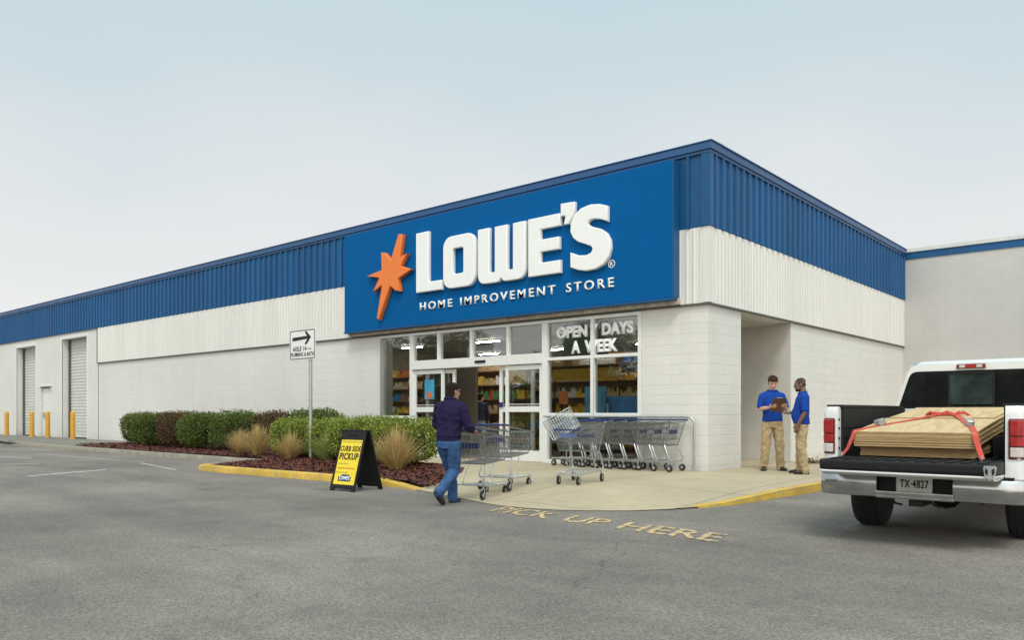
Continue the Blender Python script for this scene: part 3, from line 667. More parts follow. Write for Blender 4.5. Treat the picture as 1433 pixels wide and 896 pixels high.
ring = [(-2.012+.085*cos(a*pi/12), 4.33+.085*sin(a*pi/12)) for a in range(24)]; ri = [(-2.012+.07*cos(a*pi/12), 4.33+.07*sin(a*pi/12)) for a in range(24)]
shape('registered_ring', [ring, ri], MS, SIGN_WHITE, sign, .01, .001)
# ------------------------------------------------------------------ bollards
BOLL = [(-37.6, 'yellow bollard cut by the left edge of the photo, beyond the farther roller door'), (-34.15, 'yellow bollard in front of the farther roller door'),
        (-32.15, 'yellow bollard beside the white service door between the roller doors'), (-29.3, 'yellow bollard in front of the nearer, taller-looking roller door')]
b0 = None
for x, lab in BOLL:
    if b0 is None:
        b0 = o = thing('bollard', lab, 'bollard', (x, -.62, .112), 0, 'yellow bollards guarding the roller doors')
        k = MB(); rg = []
        for r_, z in ((.095, 0), (.095, 1.12), (.088, 1.155), (.06, 1.185), (.02, 1.20)): rg.append([(r_*cos(a*pi/10), r_*sin(a*pi/10), z) for a in range(20)])
        k.loft(rg); k.build('post', YELLOW, o, smooth=40)
        k = MB(); k.loft([[(r_*cos(a*pi/10), r_*sin(a*pi/10), z) for a in range(20)] for r_, z in ((.15, 0), (.15, .012), (.1, .02))]); k.build('base_collar', KERB_GREY, o)
    else: o = dup(b0)
    o.location.x = x; o['label'] = lab

# ------------------------------------------------------------------ clipped shrubs
def shrub(cx, cy, w, d, h, m, label, seed, lime=None, n=None, rz=0):
    rs = random.Random(seed); z0 = zbed(cx, cy) - .02
    t = thing('shrub', label, 'shrub', (cx, cy, z0), rz, 'clipped shrubs in the planting bed')
    ex = 2.85
    def surf(th, ph):
        ct, st = cos(th), sin(th); cp_, sp_ = cos(ph), sin(ph)
        f = lambda v, e: math.copysign(abs(v)**(2/e), v)
        x = f(cp_, ex)*f(ct, ex)*w/2; y = f(cp_, ex)*f(st, ex)*d/2; z = f(sp_, ex)*h*.44 + h*.54
        k = 1 + .12*mnoise.noise((x*1.6+seed, y*1.6, z*1.6)) + .06*mnoise.noise((x*5+seed, y*5, z*5))
        return Vector((x*k, y*k, z*(1+(k-1)*.6)))
    core = MB(); rg = []
    for i in range(9):
        ph = -pi/2*.97 + pi*.97*i/8; rg.append([surf(2*pi*j/18, ph)*.70 + Vector((0, 0, h*.15)) for j in range(18)])
    core.loft(rg)
    for _ in range(7):
        a = rs.uniform(0, 6.3); core.tube([(cos(a)*.05, sin(a)*.05, -.05), (cos(a)*w*.16, sin(a)*d*.16, h*.2), (cos(a)*w*.3, sin(a)*d*.3, h*.45)], [.018, .013, .008], 5)
    core.build('branches', SOIL, t)
    lf = MB(); n = n or int(10500*(w*d+w*h+d*h)/3.2)
    vs = []; fs = []
    for _ in range(n):
        th = rs.uniform(0, 2*pi); ph = math.asin(rs.uniform(-.9, 1)); p = surf(th, ph)
        q = surf(th+.02, ph); nn = Vector((p.x/(w*w), p.y/(d*d), (p.z-h*.54)/(h*h))).normalized()
        p = p*(rs.uniform(.84, 1.015)) if rs.random() < .9 else p + nn*rs.uniform(.0, .07)
        if p.z < .03: continue
        dirn = (nn*.7 + Vector((rs.gauss(0, .6), rs.gauss(0, .6), rs.gauss(.35, .5)))).normalized()
        sd = dirn.cross(Vector((rs.gauss(0, 1), rs.gauss(0, 1), rs.gauss(0, 1)))).normalized()
        l = rs.uniform(.025, .055); ww = l*rs.uniform(.28, .42); o = len(vs)
        vs += [p, p+dirn*l*.5+sd*ww, p+dirn*l, p+dirn*l*.5-sd*ww]; fs.append((o, o+1, o+2, o+3))
    for _ in range(int(26*w)):   # stray new shoots
        x = rs.uniform(-.42, .42)*w; y = rs.uniform(-.4, .4)*d; hh = rs.uniform(.03, .14)
        for k in range(5):
            p = Vector((x, y, h*.93 + hh*k/4)); a = rs.uniform(0, 6.3); dirn = Vector((cos(a), sin(a), .9)).normalized(); sd = Vector((-sin(a), cos(a), 0)); o = len(vs); l = .045
            vs += [p, p+dirn*l*.5+sd*.012, p+dirn*l, p+dirn*l*.5-sd*.012]; fs.append((o, o+1, o+2, o+3))
    lf.add(vs, fs); lf.build('foliage', m, t); return t
shrub(-20.35, -1.75, 1.2, 1.1, 1.08, LEAF, 'round green shrub at the far left end of the planting bed', 1)
shrub(-19.35, -1.30, 1.3, 1.1, 1.10, LEAF_RED, 'bronze leaved shrub just behind the leftmost green shrub', 2)
shrub(-18.6, -2.15, 1.15, 1.1, 1.06, LEAF, 'small green shrub between the two bronze shrubs', 3)
shrub(-17.1, -1.95, 1.7, 1.1, 1.12, LEAF_RED, 'wide bronze leaved shrub before the long green hedge begins', 4)
shrub(-15.35, -2.15, 1.3, 1.2, 1.10, LEAF, 'dark green clipped shrub right of the wide bronze shrub', 5)
shrub(-13.9, -1.9, 1.5, 1.2, 1.14, LEAF, 'tall green clipped shrub behind the tallest straw grass', 6)
shrub(-12.75, -1.35, 1.3, 1.0, 1.12, LEAF_RED, 'bronze shrub showing between the tall green shrub and the low hedge', 7)
shrub(-11.2, -1.05, 2.0, 1.0, 1.2, LEAF, 'flat topped green shrub against the wall behind the sign post', 8)
shrub(-9.75, -2.6, 1.5, 1.1, .95, LEAF_LIME, 'yellow green clipped shrub left of the sign post', 9)
shrub(-8.35, -2.5, 1.4, 1.1, .96, LEAF_LIME, 'yellow green clipped shrub right of the sign post, above the folding sign', 10)
shrub(-6.95, -2.85, 1.45, 1.25, .98, LEAF_LIME, 'yellow green clipped shrub to the right behind the folding sign', 11)
shrub(-5.45, -3.05, 1.55, 1.25, .98, LEAF_LIME, 'big yellow green clipped shrub behind the man with the cart', 12)

# ------------------------------------------------------------------ ornamental grass tufts
def tuft(x, y, h, m, label, seed, n=900, spread=.44):
    rs = random.Random(seed); t = thing('ornamental_grass', label, 'ornamental grass', (x, y, zbed(x, y)-.01), 0, 'grass tufts in the mulch')
    vs = []; fs = []
    for _ in range(n):
        a = rs.uniform(0, 6.3); r0 = rs.uniform(0, .13); lean = abs(rs.gauss(0, spread)); hh = h*rs.uniform(.5, 1.12)*(1-.25*min(lean, 1)); w = rs.uniform(.006, .011)
        dx, dy = cos(a), sin(a); sx, sy = -dy*w, dx*w; b = rs.uniform(0, .3)*(1 if rs.random() < .7 else -.3); o = len(vs); K = 4
        for k in range(K+1):
            u = k/K; rr = r0 + lean*h*(.55*u + .45*u*u) ; z = hh*(u - b*u*u*u); ww = 1-u*.85
            vs += [(dx*rr+sx*ww, dy*rr+sy*ww, z), (dx*rr-sx*ww, dy*rr-sy*ww, z)]
        fs += [(o+2*k, o+2*k+1, o+2*k+3, o+2*k+2) for k in range(K)]
    b = MB(); b.add(vs, fs); b.build('blades', m, t)
    c = MB(); c.loft([[(r_*cos(j*pi/6), r_*sin(j*pi/6), z) for j in range(12)] for r_, z in ((.15, 0), (.13, .06), (.05, .12))]); c.build('crown', SOIL, t); return t
tuft(-12.2, -2.75, .64, STRAW, 'straw coloured grass tuft, leftmost in the bed', 1)
tuft(-10.95, -3.0, .78, STRAW, 'tallest straw grass tuft, second from the left', 2, 1000)
tuft(-9.05, -3.3, .62, STRAW, 'straw coloured grass tuft just left of the sign post', 3)
tuft(-7.75, -3.2, .66, STRAW_GREEN, 'green tinged grass tuft behind the left edge of the folding sign', 4)
tuft(-4.42, -4.05, .78, STRAW, 'big straw grass tuft between the folding sign and the man', 5, 1100)

# ------------------------------------------------------------------ aisle sign on its post
t = thing('aisle_sign', 'white arrow sign on a galvanised post in the planting bed', 'sign', (-8.70, -2.98, .1))
k = MB(); k.tube([(0, 0, 0), (0, 0, 2.94)], .042, 10); k.tube([(0, 0, 2.94), (0, 0, 2.96)], [.03, .02], 10); k.build('post', GALV, t, smooth=40)
SG = Matrix.Translation((-.025, -.14, 0)) @ Matrix.Diagonal((1.14, 1.085, 1, 1))
MP = frame((0, -.05, 0), (1, 0, 0), (0, 0, 1)) @ SG; x0, x1, z0, z1 = -.66, .26, 2.35, 3.02
p = shape('plate', [rrect(x0, z0, x1, z1, .05)], MP, SIGN_PLATE, t, .008, .002, True)
MPf = frame((0, -.0595, 0), (1, 0, 0), (0, 0, 1)) @ SG
shape('border_line', [rrect(x0+.018, z0+.018, x1-.018, z1-.018, .04), rrect(x0+.036, z0+.036, x1-.036, z1-.036, .03)], MPf, BLACK_INK, p, .002, 0, True)
shape('arrow', [[(-.55, 2.77), (-.02, 2.80), (-.115, 2.69), (-.05, 2.68), (.11, 2.835), (-.05, 2.97), (-.115, 2.965), (-.03, 2.865), (-.55, 2.85)]], MPf, BLACK_INK, p, .002, 0, True)
text('sign_lettering', 'AISLE 14 —', (-.54, 2.545, .12, 2.645), MPf, BLACK_INK, p, .002, .022, 1.2, True, heavy=.016)
text('sign_lettering', 'PLUMBING & BATH', (-.61, 2.425, .20, 2.515), MPf, BLACK_INK, p, .002, .022, 1.2, True, heavy=.016)
k = MB(); k.box((-.045, -.052, 2.48), (.045, -.03, 2.52)); k.box((-.045, -.052, 2.84), (.045, -.03, 2.88)); k.build('bracket', GALV, t)

# ------------------------------------------------------------------ folding A-frame sign
t = thing('folding_sign', 'black folding sign with a yellow curb side pickup poster, standing on the asphalt', 'folding sign', (-3.17, -5.97, 0), R(5))
W, Dp, Ht = .28, .32, .96
def board_panel(name, sgn):
    MF = frame((0, sgn*Dp, 0), (-sgn, 0, 0), (0, -sgn*(Dp-.05), Ht)) if sgn < 0 else frame((0, Dp, 0), (-1, 0, 0), (0, -(Dp-.05), Ht))
    if sgn < 0: MF = frame((0, -Dp, 0), (1, 0, 0), (0, Dp-.05, Ht))
    ln = math.hypot(Dp-.05, Ht)
    k = MB(); th = -.03
    for a, b_ in (((-W, .05), (-W+.035, ln)), ((W-.035, .05), (W, ln)), ((-W+.035, .05), (W-.035, .11)), ((-W+.035, ln-.15), (W-.035, ln)), ((-W, 0), (-W+.09, .05)), ((W-.09, 0), (W, .05))):
        k.box((a[0], a[1], th), (b_[0], b_[1], 0), 0, MF)
    k.box((-W+.035, .11, th+.004), (W-.035, ln-.15, -.012), 0, MF)
    return k.build(name, BLACK_PLASTIC, t, bevel=.006, segs=1), MF, ln
bp, MB_, ln = board_panel('back_board', 1)
fp, MF, ln = board_panel('front_board', -1)
k = MB(); k.box((-W+.05, .0, -.02), (-W+.06, .01, 0))
po = shape('poster', [[(-W+.037, .112), (W-.037, .112), (W-.037, ln-.152), (-W+.037, ln-.152)]], MF @ Matrix.Translation((0, 0, -.011)), YELLOW_PRINT, fp, .004, 0, True)
MT = MF @ Matrix.Translation((0, 0, -.0065))
text('poster_lettering', 'CURB SIDE', (-.235, .655, .235, .745), MT, BLACK_INK, po, .001, .03, 1.15, True, heavy=.02)
text('poster_lettering', 'PICKUP', (-.215, .515, .215, .63), MT, BLACK_INK, po, .001, .03, 1.15, True, heavy=.025)
k = MB()
for yy, xa, xb, mi in ((.44, -.21, .02, 0), (.365, -.20, .20, 1), (.295, -.22, .06, 0), (.80, -.20, .22, 0)):
    x = xa
    rs = random.Random(yy)
    while x < xb:
        wd = rs.uniform(.02, .06); k.box((x, yy, 0), (min(x+wd, xb), yy+.022, .001), mi, MT); x += wd+.014
k.build('small_print', [GREY_INK, RED_INK], po)
lg = shape('logo_patch', [[(-.15, .165), (.14, .165), (.14, .245), (.10, .245), (.10, .275), (-.08, .275), (-.08, .245), (-.15, .245)]], MT, NAVY, po, .001, 0, True)
text('logo_lettering', "LOWE'S", (-.12, .185, .115, .25), MT @ Matrix.Translation((0, 0, .0012)), SIGN_WHITE, lg, .001, .03, 1, True)
k = MB(); k.box((-W, -.055, Ht-.02), (W, .055, Ht+.012)); k.tube([(-.09, -.045, Ht-.05), (-.09, -.075, Ht-.07), (.09, -.075, Ht-.07), (.09, -.045, Ht-.05)], .012, 6); k.build('carry_handle', BLACK_PLASTIC, t, bevel=.006, segs=1)

# ------------------------------------------------------------------ shopping carts (forward = +Y, 1.0 m tall)
def make_cart(label, seat_down=False):
    t = thing('shopping_cart', label, 'shopping cart')
    bk = MB(); r = .0036
    # basket corners (rear top, front top, front bottom, rear bottom) for each side
    RT, FTp, FB, RB = (.285, -.44, .965), (.215, .50, .86), (.185, .37, .53), (.235, -.30, .50)
    lerp = lambda a, b, u: tuple(a[i]+(b[i]-a[i])*u for i in range(3))
    flip = lambda p: (-p[0], p[1], p[2])
    for s in (1, -1):
        c = [p if s > 0 else flip(p) for p in (RT, FTp, FB, RB)]
        for k in range(16):
            u = k/15; bk.tube([lerp(c[3], c[2], u), lerp(c[0], c[1], u)], r, 4)
        for v in (.25, .5, .75): bk.tube([lerp(c[3], c[0], v), lerp(c[2], c[1], v)], r*1.2, 4)
    for k in range(11):
        u = k/10; bk.tube([lerp(flip(FB), FB, u), lerp(flip(FTp), FTp, u)], r, 4); bk.tube([lerp(flip(RB), RB, u), lerp(flip(FB), FB, u)], r, 4)
        if seat_down is False or k: bk.tube([lerp(flip(RB), RB, u), lerp(flip(RT), RT, u)], r*.9, 4)
    for v in (.33, .66): bk.tube([lerp(flip(FB), flip(FTp), v), lerp(FB, FTp, v)], r*1.2, 4); bk.tube([lerp(flip(RB), flip(RT), v), lerp(RB, RT, v)], r*1.2, 4)
    for k in range(7): u = k/6; bk.tube([lerp(flip(RB), flip(FB), u), lerp(RB, FB, u)], r, 4)
    rim = .0105
    bk.tube([flip(RT), flip(FTp), FTp, RT], rim, 6); bk.tube([flip(RB), flip(FB), FB, RB], rim*.8, 6, 0, True)
    bk.tube([RT, RB], rim*.8, 6); bk.tube([flip(RT), flip(RB)], rim*.8, 6); bk.tube([FTp, FB], rim*.8, 6); bk.tube([flip(FTp), flip(FB)], rim*.8, 6)
    # folded child seat inside the rear
    st = MB()
    for k in range(9):
        x = -.2+.05*k; st.tube([(x*.95, -.27, .60), (x, -.36, .93)], r, 4)
    for z, y in ((.62, -.275), (.78, -.32), (.92, -.357)): st.tube([(-.205, y, z), (.205, y, z)], r*1.4, 4)
    bk.build('basket', WIRE, t)
    so = st.build('child_seat', WIRE, t)
    k = MB(); k.box((-.15, -.335, .72), (.15, -.327, .80)); k.build('seat_flap', BLUE_PLASTIC, so, bevel=.003, segs=1)
    # chassis
    fr = MB()
    for s in (1, -1):
        fr.tube([(s*.235, -.28, .51), (s*.255, -.31, .45), (s*.27, -.40, .24), (s*.27, -.38, .205), (s*.26, -.30, .19), (s*.17, .50, .155)], .0125, 7)
        fr.tube([(s*.20, .02, .505), (s*.225, -.02, .44), (s*.245, -.12, .22), (s*.24, -.10, .185)], .010, 6)
        fr.tube([(s*.285, -.44, .965), (s*.285, -.47, .985)], .0125, 6)
    fr.tube([(-.17, .50, .155), (.17, .50, .155)], .0125, 7); fr.tube([(-.262, -.33, .195), (.262, -.33, .195)], .0105, 6)
    for k in range(9): u = k/8; fr.tube([(-.24+.48*u, -.30, .19), (-.165+.33*u, .46, .158)], .0035, 4)
    for k in range(5): u = k/4; w_ = .252-.08*u; fr.tube([(-w_, -.25+.68*u, .187-.03*u), (w_, -.25+.68*u, .187-.03*u)], .004, 4)
    fr.build('chassis', CHROME, t, smooth=50)
    hd = MB(); hd.tube([(-.29, -.47, .985), (-.27, -.485, .995), (.27, -.485, .995), (.29, -.47, .985)], .017, 10)
    ho = hd.build('handle', BLUE_PLASTIC, t, smooth=50)
    bu = MB(); bu.tube([flip(FTp), (-.20, .512, .862), (.20, .512, .862), FTp], .012, 6); bu.build('front_bumper', BLUE_PLASTIC, t, smooth=50)
    for x, y in ((.25, -.36), (-.25, -.36), (.165, .46), (-.165, .46)):
        w_ = MB(); n = 18
        prof = ((.062, -.015), (.068, -.009), (.068, .009), (.062, .015))
        w_.loft([[(x+dx, y-.03+rr*cos(2*pi*j/n), .068+rr*sin(2*pi*j/n)) for j in range(n)] for rr, dx in prof]); wo = w_.build('wheel', RUBBER, t, smooth=40)
        f_ = MB(); f_.loft([[(x+dx, y-.03+.03*cos(2*pi*j/n), .068+.03*sin(2*pi*j/n)) for j in range(n)] for dx in (-.0165, .0165)])
        f_.tube([(x-.022, y-.03, .068), (x-.022, y-.005, .15), (x+.022, y-.005, .15), (x+.022, y-.03, .068)], .006, 5); f_.tube([(x, y-.005, .145), (x, y, .19)], .011, 6); f_.build('caster_fork', GALV, wo)
    return t
def cart_at(x, y, ang, label, src=None, group=None, z=None):
    c = dup(src) if src else make_cart(label)
    c.location = (x, y, zp(x, y) if z is None else z); c.rotation_euler = (0, 0, ang); c['label'] = label
    if group: c['group'] = group
    elif 'group' in c.keys(): del c['group']
    return c
A0 = R(13)
c1 = cart_at(-.82, -5.53, A0, 'wire shopping cart with a blue handle held by the man in the purple jacket')
ORD = ['the one nearest the white corner pier', 'second from the right end of the row', 'third from the right end of the row', 'middle one of the row', 'third from the left end of the row', 'second from the left end of the row', 'at the left end of the row']
dirv = Vector((-sin(A0), cos(A0)))
c2 = cart_at(-.82+dirv.x*.80, -5.53+dirv.y*.80, A0, 'wire shopping cart pushed along in front of the one the man holds', c1)
c2.rotation_euler = (R(.6), 0, A0)
for i in range(7):
    cart_at(-.83-.335*i, -.46, R(90), 'nested shopping cart under the rail, %s' % ORD[i], c1, 'nested carts parked under the rail')
# the loose cart seen front-on, with its child seat swung up askew
c3 = cart_at(-.42, -3.65, R(180+14), 'loose shopping cart facing the lot with a wire seat tilted up beside its basket', c1, None)
lt = MB(); MQ = frame((.33, -.08, .93), Vector((-.89, -.45, 0))*.87+Vector((0, 0, .5)), Vector((.45, .22, 0))+Vector((0, 0, .87))+Vector((.09, -.22, 0))) @ Matrix.Rotation(R(90), 4, 'X') @ Matrix.Rotation(R(180), 4, 'Z')
a, bq, dq = .25, .17, .12
for z in (-dq, dq):
    lt.tube([MQ @ Vector(p) for p in ((-a, z, -bq), (a, z, -bq), (a, z, bq), (-a, z, bq))], .011, 6, 0, True)
    for kk in range(1, 12): x = -a+2*a*kk/12; lt.tube([MQ @ Vector((x, z, -bq)), MQ @ Vector((x, z, bq))], .0038, 4)
    for zz in (-.08, 0, .08): lt.tube([MQ @ Vector((-a, z, zz)), MQ @ Vector((a, z, zz))], .004, 4)
for x, z in ((-a, -bq), (a, -bq), (a, bq), (-a, bq), (0, bq), (0, -bq)): lt.tube([MQ @ Vector((x, -dq, z)), MQ @ Vector((x, dq, z))], .006, 5)
lo = lt.build('tilted_seat', CHROME, c3)
k = MB(); k.box((-.17, dq+.012, -.055), (.17, dq+.022, .075), 0, MQ); pl = k.build('seat_plate', BLUE_PLASTIC, lo)
text('plate_lettering', "LOWE'S", (-.145, -.03, .145, .05), MQ @ frame((0, dq+.0225, 0), (-1, 0, 0), (0, 0, 1)), SIGN_WHITE, pl, .001, .03, 1, True)
k = MB(); k.tube([MQ @ Vector((a, -dq, bq)), MQ @ Vector((a+.02, 0, bq+.01)), MQ @ Vector((a, dq, bq))], .014, 8); k.tube([MQ @ Vector((-a, dq, bq)), MQ @ Vector((a, dq, bq))], .013, 8); k.build('seat_rim', BLUE_PLASTIC, lo, smooth=50)
k = MB(); k.box((-.13, .478, .74), (.13, .486, .81), 0); pl = k.build('front_plate', mat('pale_blue_plate', (.10, .14, .30), .5), c3)

# cart rail
t = thing('cart_rail', 'galvanised tube rail over the row of nested carts, bent down at its right end', 'rail', (-2.1, -.10, .12))
k = MB(); pts = [(-1.85, -.02, 1.05)] + [(1.72, -.02, 1.05)]
for i in range(1, 7): a_ = R(90*i/6); pts.append((1.72+.15*sin(a_), -.02, .90+.15*cos(a_)))
k.tube(pts + [(1.87, -.02, 0)], .024, 10); k.build('tube', GALV, t, smooth=50)
k = MB(); k.tube([(-1.1, -.02, 0), (-1.1, -.02, 1.04)], .022, 10); k.build('support_post', GALV, t, smooth=50)
for x in (1.87, -1.1): k = MB(); k.box((x-.07, -.09, 0), (x+.07, .05, .01)); k.build('base_plate', GALV, t)

# ------------------------------------------------------------------ trees across the lot (they show in the shop windows)
def tree(x, y, h, seed, src=None, label=None):
    if src: o = dup(src); o.location = (x, y, 0); o.rotation_euler = (0, 0, seed); o.scale = (h, h, h*random.uniform(.9, 1.1)); o['label'] = label; return o
    rs = random.Random(seed); t = thing('tree', label, 'tree', (x, y, 0), 0, 'trees across the parking lot')
    k = MB(); k.tube([(0, 0, 0), (.05, 0, .2), (.0, .03, .45), (.02, 0, .8)], [.035, .028, .02, .006], 8)
    cl = []
    for i in range(16):
        a_ = rs.uniform(0, 6.3); z = rs.uniform(.28, .62); l = rs.uniform(.15, .36)*(1.1-z*.5); e = Vector((cos(a_)*l, sin(a_)*l, z+rs.uniform(.08, .25)))
        k.tube([(0, 0, z), tuple(Vector((0, 0, z)).lerp(e, .5)+Vector((0, 0, -.02))), tuple(e)], [.013, .009, .003], 5); cl.append((e, rs.uniform(.09, .17)))
        cl.append((Vector((0, 0, z)).lerp(e, .6)+Vector((rs.gauss(0, .06), rs.gauss(0, .06), .05)), rs.uniform(.07, .13)))
    cl.append((Vector((0, 0, .85)), .14))
    k.build('trunk', BARK, t); vs = []; fs = []
    for c, r_ in cl:
        for _ in range(150):
            d = Vector((rs.gauss(0, 1), rs.gauss(0, 1), rs.gauss(0, .8))).normalized()*r_*rs.uniform(.3, 1)**.5; p = c+d
            u = Vector((rs.gauss(0, 1), rs.gauss(0, 1), rs.gauss(0, 1))).normalized(); w_ = u.orthogonal().normalized(); s_ = rs.uniform(.010, .02); o = len(vs)
            vs += [p, p+u*s_+w_*s_*.5, p+u*2*s_, p+u*s_-w_*s_*.5]; fs.append((o, o+1, o+2, o+3))
    b = MB(); b.add(vs, fs); b.build('crown', TREE_LEAF, t); t.scale = (h, h, h); return t
t0 = None
for i, (x, y, h) in enumerate([(-34, -27, 9), (-26, -33, 8), (-21, -36, 10), (-46, -40, 10), (-58, -44, 11), (-38, -52, 12), (-24, -58, 11), (-70, -58, 12), (-52, -66, 12), (-14, -52, 11), (-88, -64, 13), (-34, -76, 13), (-66, -84, 13)]):
    tr_ = tree(x, y, h, i*1.7+1, t0, 'leafy green tree across the parking lot, mirrored in the shop windows'); t0 = t0 or tr_
# far belt of woodland across the lot (mirrored low in the glass)
vs = []; rs = random.Random(5); b = MB(); rows = []
for i in range(140):
    x = -270 + 2.2*i; y = -112 + .12*(x+100); top = 8 + 3.5*mnoise.noise((x*.06, 0, 2)) + 2*mnoise.noise((x*.3, 1, 2))
    rows.append([(x, y+4, 0), (x, y+3.6, top*.55), (x, y+1.5, top*.85), (x, y-1.5, top*.85), (x, y-3.5, top*.5), (x, y-4, 0)])
b.loft(rows)
for i in range(26000):
    x = rs.uniform(-268, 34); y = -112 + .12*(x+100); top = 8 + 3.5*mnoise.noise((x*.06, 0, 2)) + 2*mnoise.noise((x*.3, 1, 2)); z = top*rs.random()**.8
    y += 4.0 - 2.6*(z/top)**2 + rs.gauss(0, .4); u = Vector((rs.gauss(0, 1), rs.gauss(0, 1), rs.gauss(0, 1))).normalized(); w_ = u.orthogonal().normalized(); s_ = rs.uniform(.5, 1.0)
    p = Vector((x, y, z)); vs += [p, p+u*s_*.5+w_*s_*.3, p+u*s_, p+u*s_*.5-w_*s_*.3]
b.add(vs, [(4*i, 4*i+1, 4*i+2, 4*i+3) for i in range(26000)]); tag(b.build('woodland', TREE_LEAF), 'far belt of woodland across the parking lot', None, None, 'stuff')
# ------------------------------------------------------------------ pickup truck (forward = +Y, tail at y=0)
TX, TY = 5.115, -5.8
t = thing('pickup_truck', 'white pickup truck with its tailgate down and a load of plywood sheets', 'pickup truck', (TX, TY, 0))
W = .875
# bed: outer skins as lofted section along y, with wheel-arch cut from polygons
def side_poly(y0, y1, zb, zt, arch=None):
    pts = [(y0, zb)]
    if arch:
        ya, ra = arch
        for i in range(13):
            a = pi - pi*i/12; pts.append((ya+ra*cos(a), max(.40+ra*sin(a), zb)))
    pts += [(y1, zb), (y1, zt), (y0, zt)]; return pts
bd = MB()
for s in (1, -1):
    MX = frame((s*W, 0, 0), (0, 1, 0), (0, 0, 1))     # local x=y, y=z, z=+x
    bd.prism(side_poly(.02, 2.36, .50, 1.30, (1.14, .47)), MX @ Matrix.Translation((0, 0, -.03 if s > 0 else 0)), .03)
    # flared arch lip
    bd.tube([(s*(W+.005), 1.14+.49*cos(a), .40+.49*sin(a)) for a in [pi*i/14 for i in range(15)]], .022, 6)
    # rear corner post with a rounded outer edge
    rg = []
    for z, dx in ((.62, 0), (1.24, 0), (1.29, -.006), (1.312, -.02)):
        xo = W+dx; xi = W-.148
        rg.append([(s*xi, .06, z), (s*xi, -.035+abs(dx)*.5, z), (s*(xo-.06), -.035+abs(dx)*.5, z), (s*(xo-.02), -.02+abs(dx)*.5, z), (s*xo, .02, z), (s*xo, .06, z)])
    if s < 0: rg = [r_[::-1] for r_ in rg]
    bd.loft(rg)
    xa, xb = sorted((s*.735, s*(W-.03))); bd.box((xa, .065, 1.22), (xb, 2.30, 1.299))
bd.box((-W+.03, 2.30, .5), (W-.03, 2.36, 1.30))
bd.box((-.727, -.02, .60), (.727, .04, .70))
bd.build('bed', TRUCK_WHITE, t, smooth=35)
ln = MB()
for s in (1, -1):
    x0, x1 = sorted((s*.70, s*.733)); ln.box((x0, .065, .80), (x1, 2.30, 1.300))
    x0, x1 = sorted((s*.50, s*.70)); ln.box((x0, .75, .80), (x1, 1.55, 1.02))
    for k in range(2): ln.box((min(s*.692, s*.70), .065, 1.0+.1*k), (max(s*.692, s*.70), 2.30, 1.02+.1*k))
ln.box((-.728, .045, .74), (.728, 2.30, .80)); ln.box((-.70, 2.27, .80), (.70, 2.30, 1.238))
for k in range(13): x = -.66+.11*k; ln.box((x-.025, .05, .80), (x+.025, 2.25, .812))
ln.build('bed_liner', LINER, t)
for s in (1, -1):
    k = MB(); x0, x1 = sorted((s*.70, s*(W-.012))); k.box((x0, .03, 1.301), (x1, 2.34, 1.333)); k.build('rail_cap', BLACK_PLASTIC, t, bevel=.012)
for s in (1, -1):
    x0, x1 = sorted((s*.722, s*.727))
    for z in (.88, .98, 1.08, 1.17): k = MB(); k.box((x0, -.015, z), (x1, .02, z+.022)); k.build('latch_striker', BLACK_PLASTIC, t)
# tail lights
for s in (-1, 1):
    xi, xo = W-.122, W+.006
    def sec(z, g=0, f=0):
        r_ = [(s*(xi+g), .0, z), (s*(xi+g), -.052+f, z), (s*(xo-.06), -.052+f, z), (s*(xo-.018), -.036+f, z), (s*(xo-g), .02, z), (s*(xo-g), .10, z)]
        return r_ if s > 0 else r_[::-1]
    k = MB(); k.loft([sec(.835, .008, .01), sec(.845), sec(1.185), sec(1.197, .008, .01)]); tl = k.build('tail_light', TAIL_DARK, t, smooth=30)
    for z0, z1, m, nm in ((1.045, 1.18, TAIL_RED, 'brake_lens'), (.955, 1.03, TAIL_RED, 'turn_lens'), (.855, .94, LENS_WHITE, 'reverse_lens')):
        k = MB(); a = [(x, y-.006, z) for x, y, z in sec(z0, .012)[1:4 if s > 0 else None]]
        def sec2(z): return [(s*(xi+.014), -.04, z), (s*(xi+.014), -.062, z), (s*(xo-.058), -.062, z), (s*(xo-.014), -.044, z), (s*(xo-.01), -.02, z)]
        rr_ = [sec2(z0), sec2(z1)]
        if s < 0: rr_ = [q[::-1] for q in rr_]
        k.loft(rr_); k.build(nm, m, tl, bevel=.005, segs=1)
# tailgate lying open
k = MB(); k.loft([[(x, -.555, .712), (x, -.565, .735), (x, -.565, .79), (x, -.555, .808), (x, .03, .812), (x, .03, .70)] for x in (-.722, .722)][::-1]); tg = k.build('tailgate', BLACK_PLASTIC, t, bevel=.006, segs=1)
k = MB(); k.loft([[(x, -.558, .690), (x, -.560, .709), (x, .02, .697), (x, .02, .655), (x, -.45, .66)] for x in (-.72, .72)][::-1]); k.build('outer_skin', TRUCK_WHITE, tg, bevel=.01)
k = MB()
for j in range(11): x = -.62+.124*j; k.box((x-.03, -.52, .8125), (x+.03, -.02, .819))
k.build('tailgate_ribs', LINER, tg)
# shield badge at the corner of the tailgate
shape('shield_badge', [[(-.05, .05), (-.04, .065), (.04, .065), (.05, .05), (.04, -.02), (0, -.06), (-.04, -.02)]], frame((.70, -.568, .735), (1, 0, 0), (0, 0, 1)), mat('badge_silver', (.45, .45, .43), .35, .5), tg, .012, .003, True)
k = MB()
for s in (-1, 1): k.add([(.70+s*.034, -.5815, .785), (.70+s*.012, -.5815, .765), (.70+s*.016, -.5815, .715), (.70+s*.036, -.5815, .738)], [(0, 1, 2, 3) if s < 0 else (3, 2, 1, 0)])
k.build('badge_mark', BLACK_INK, tg)
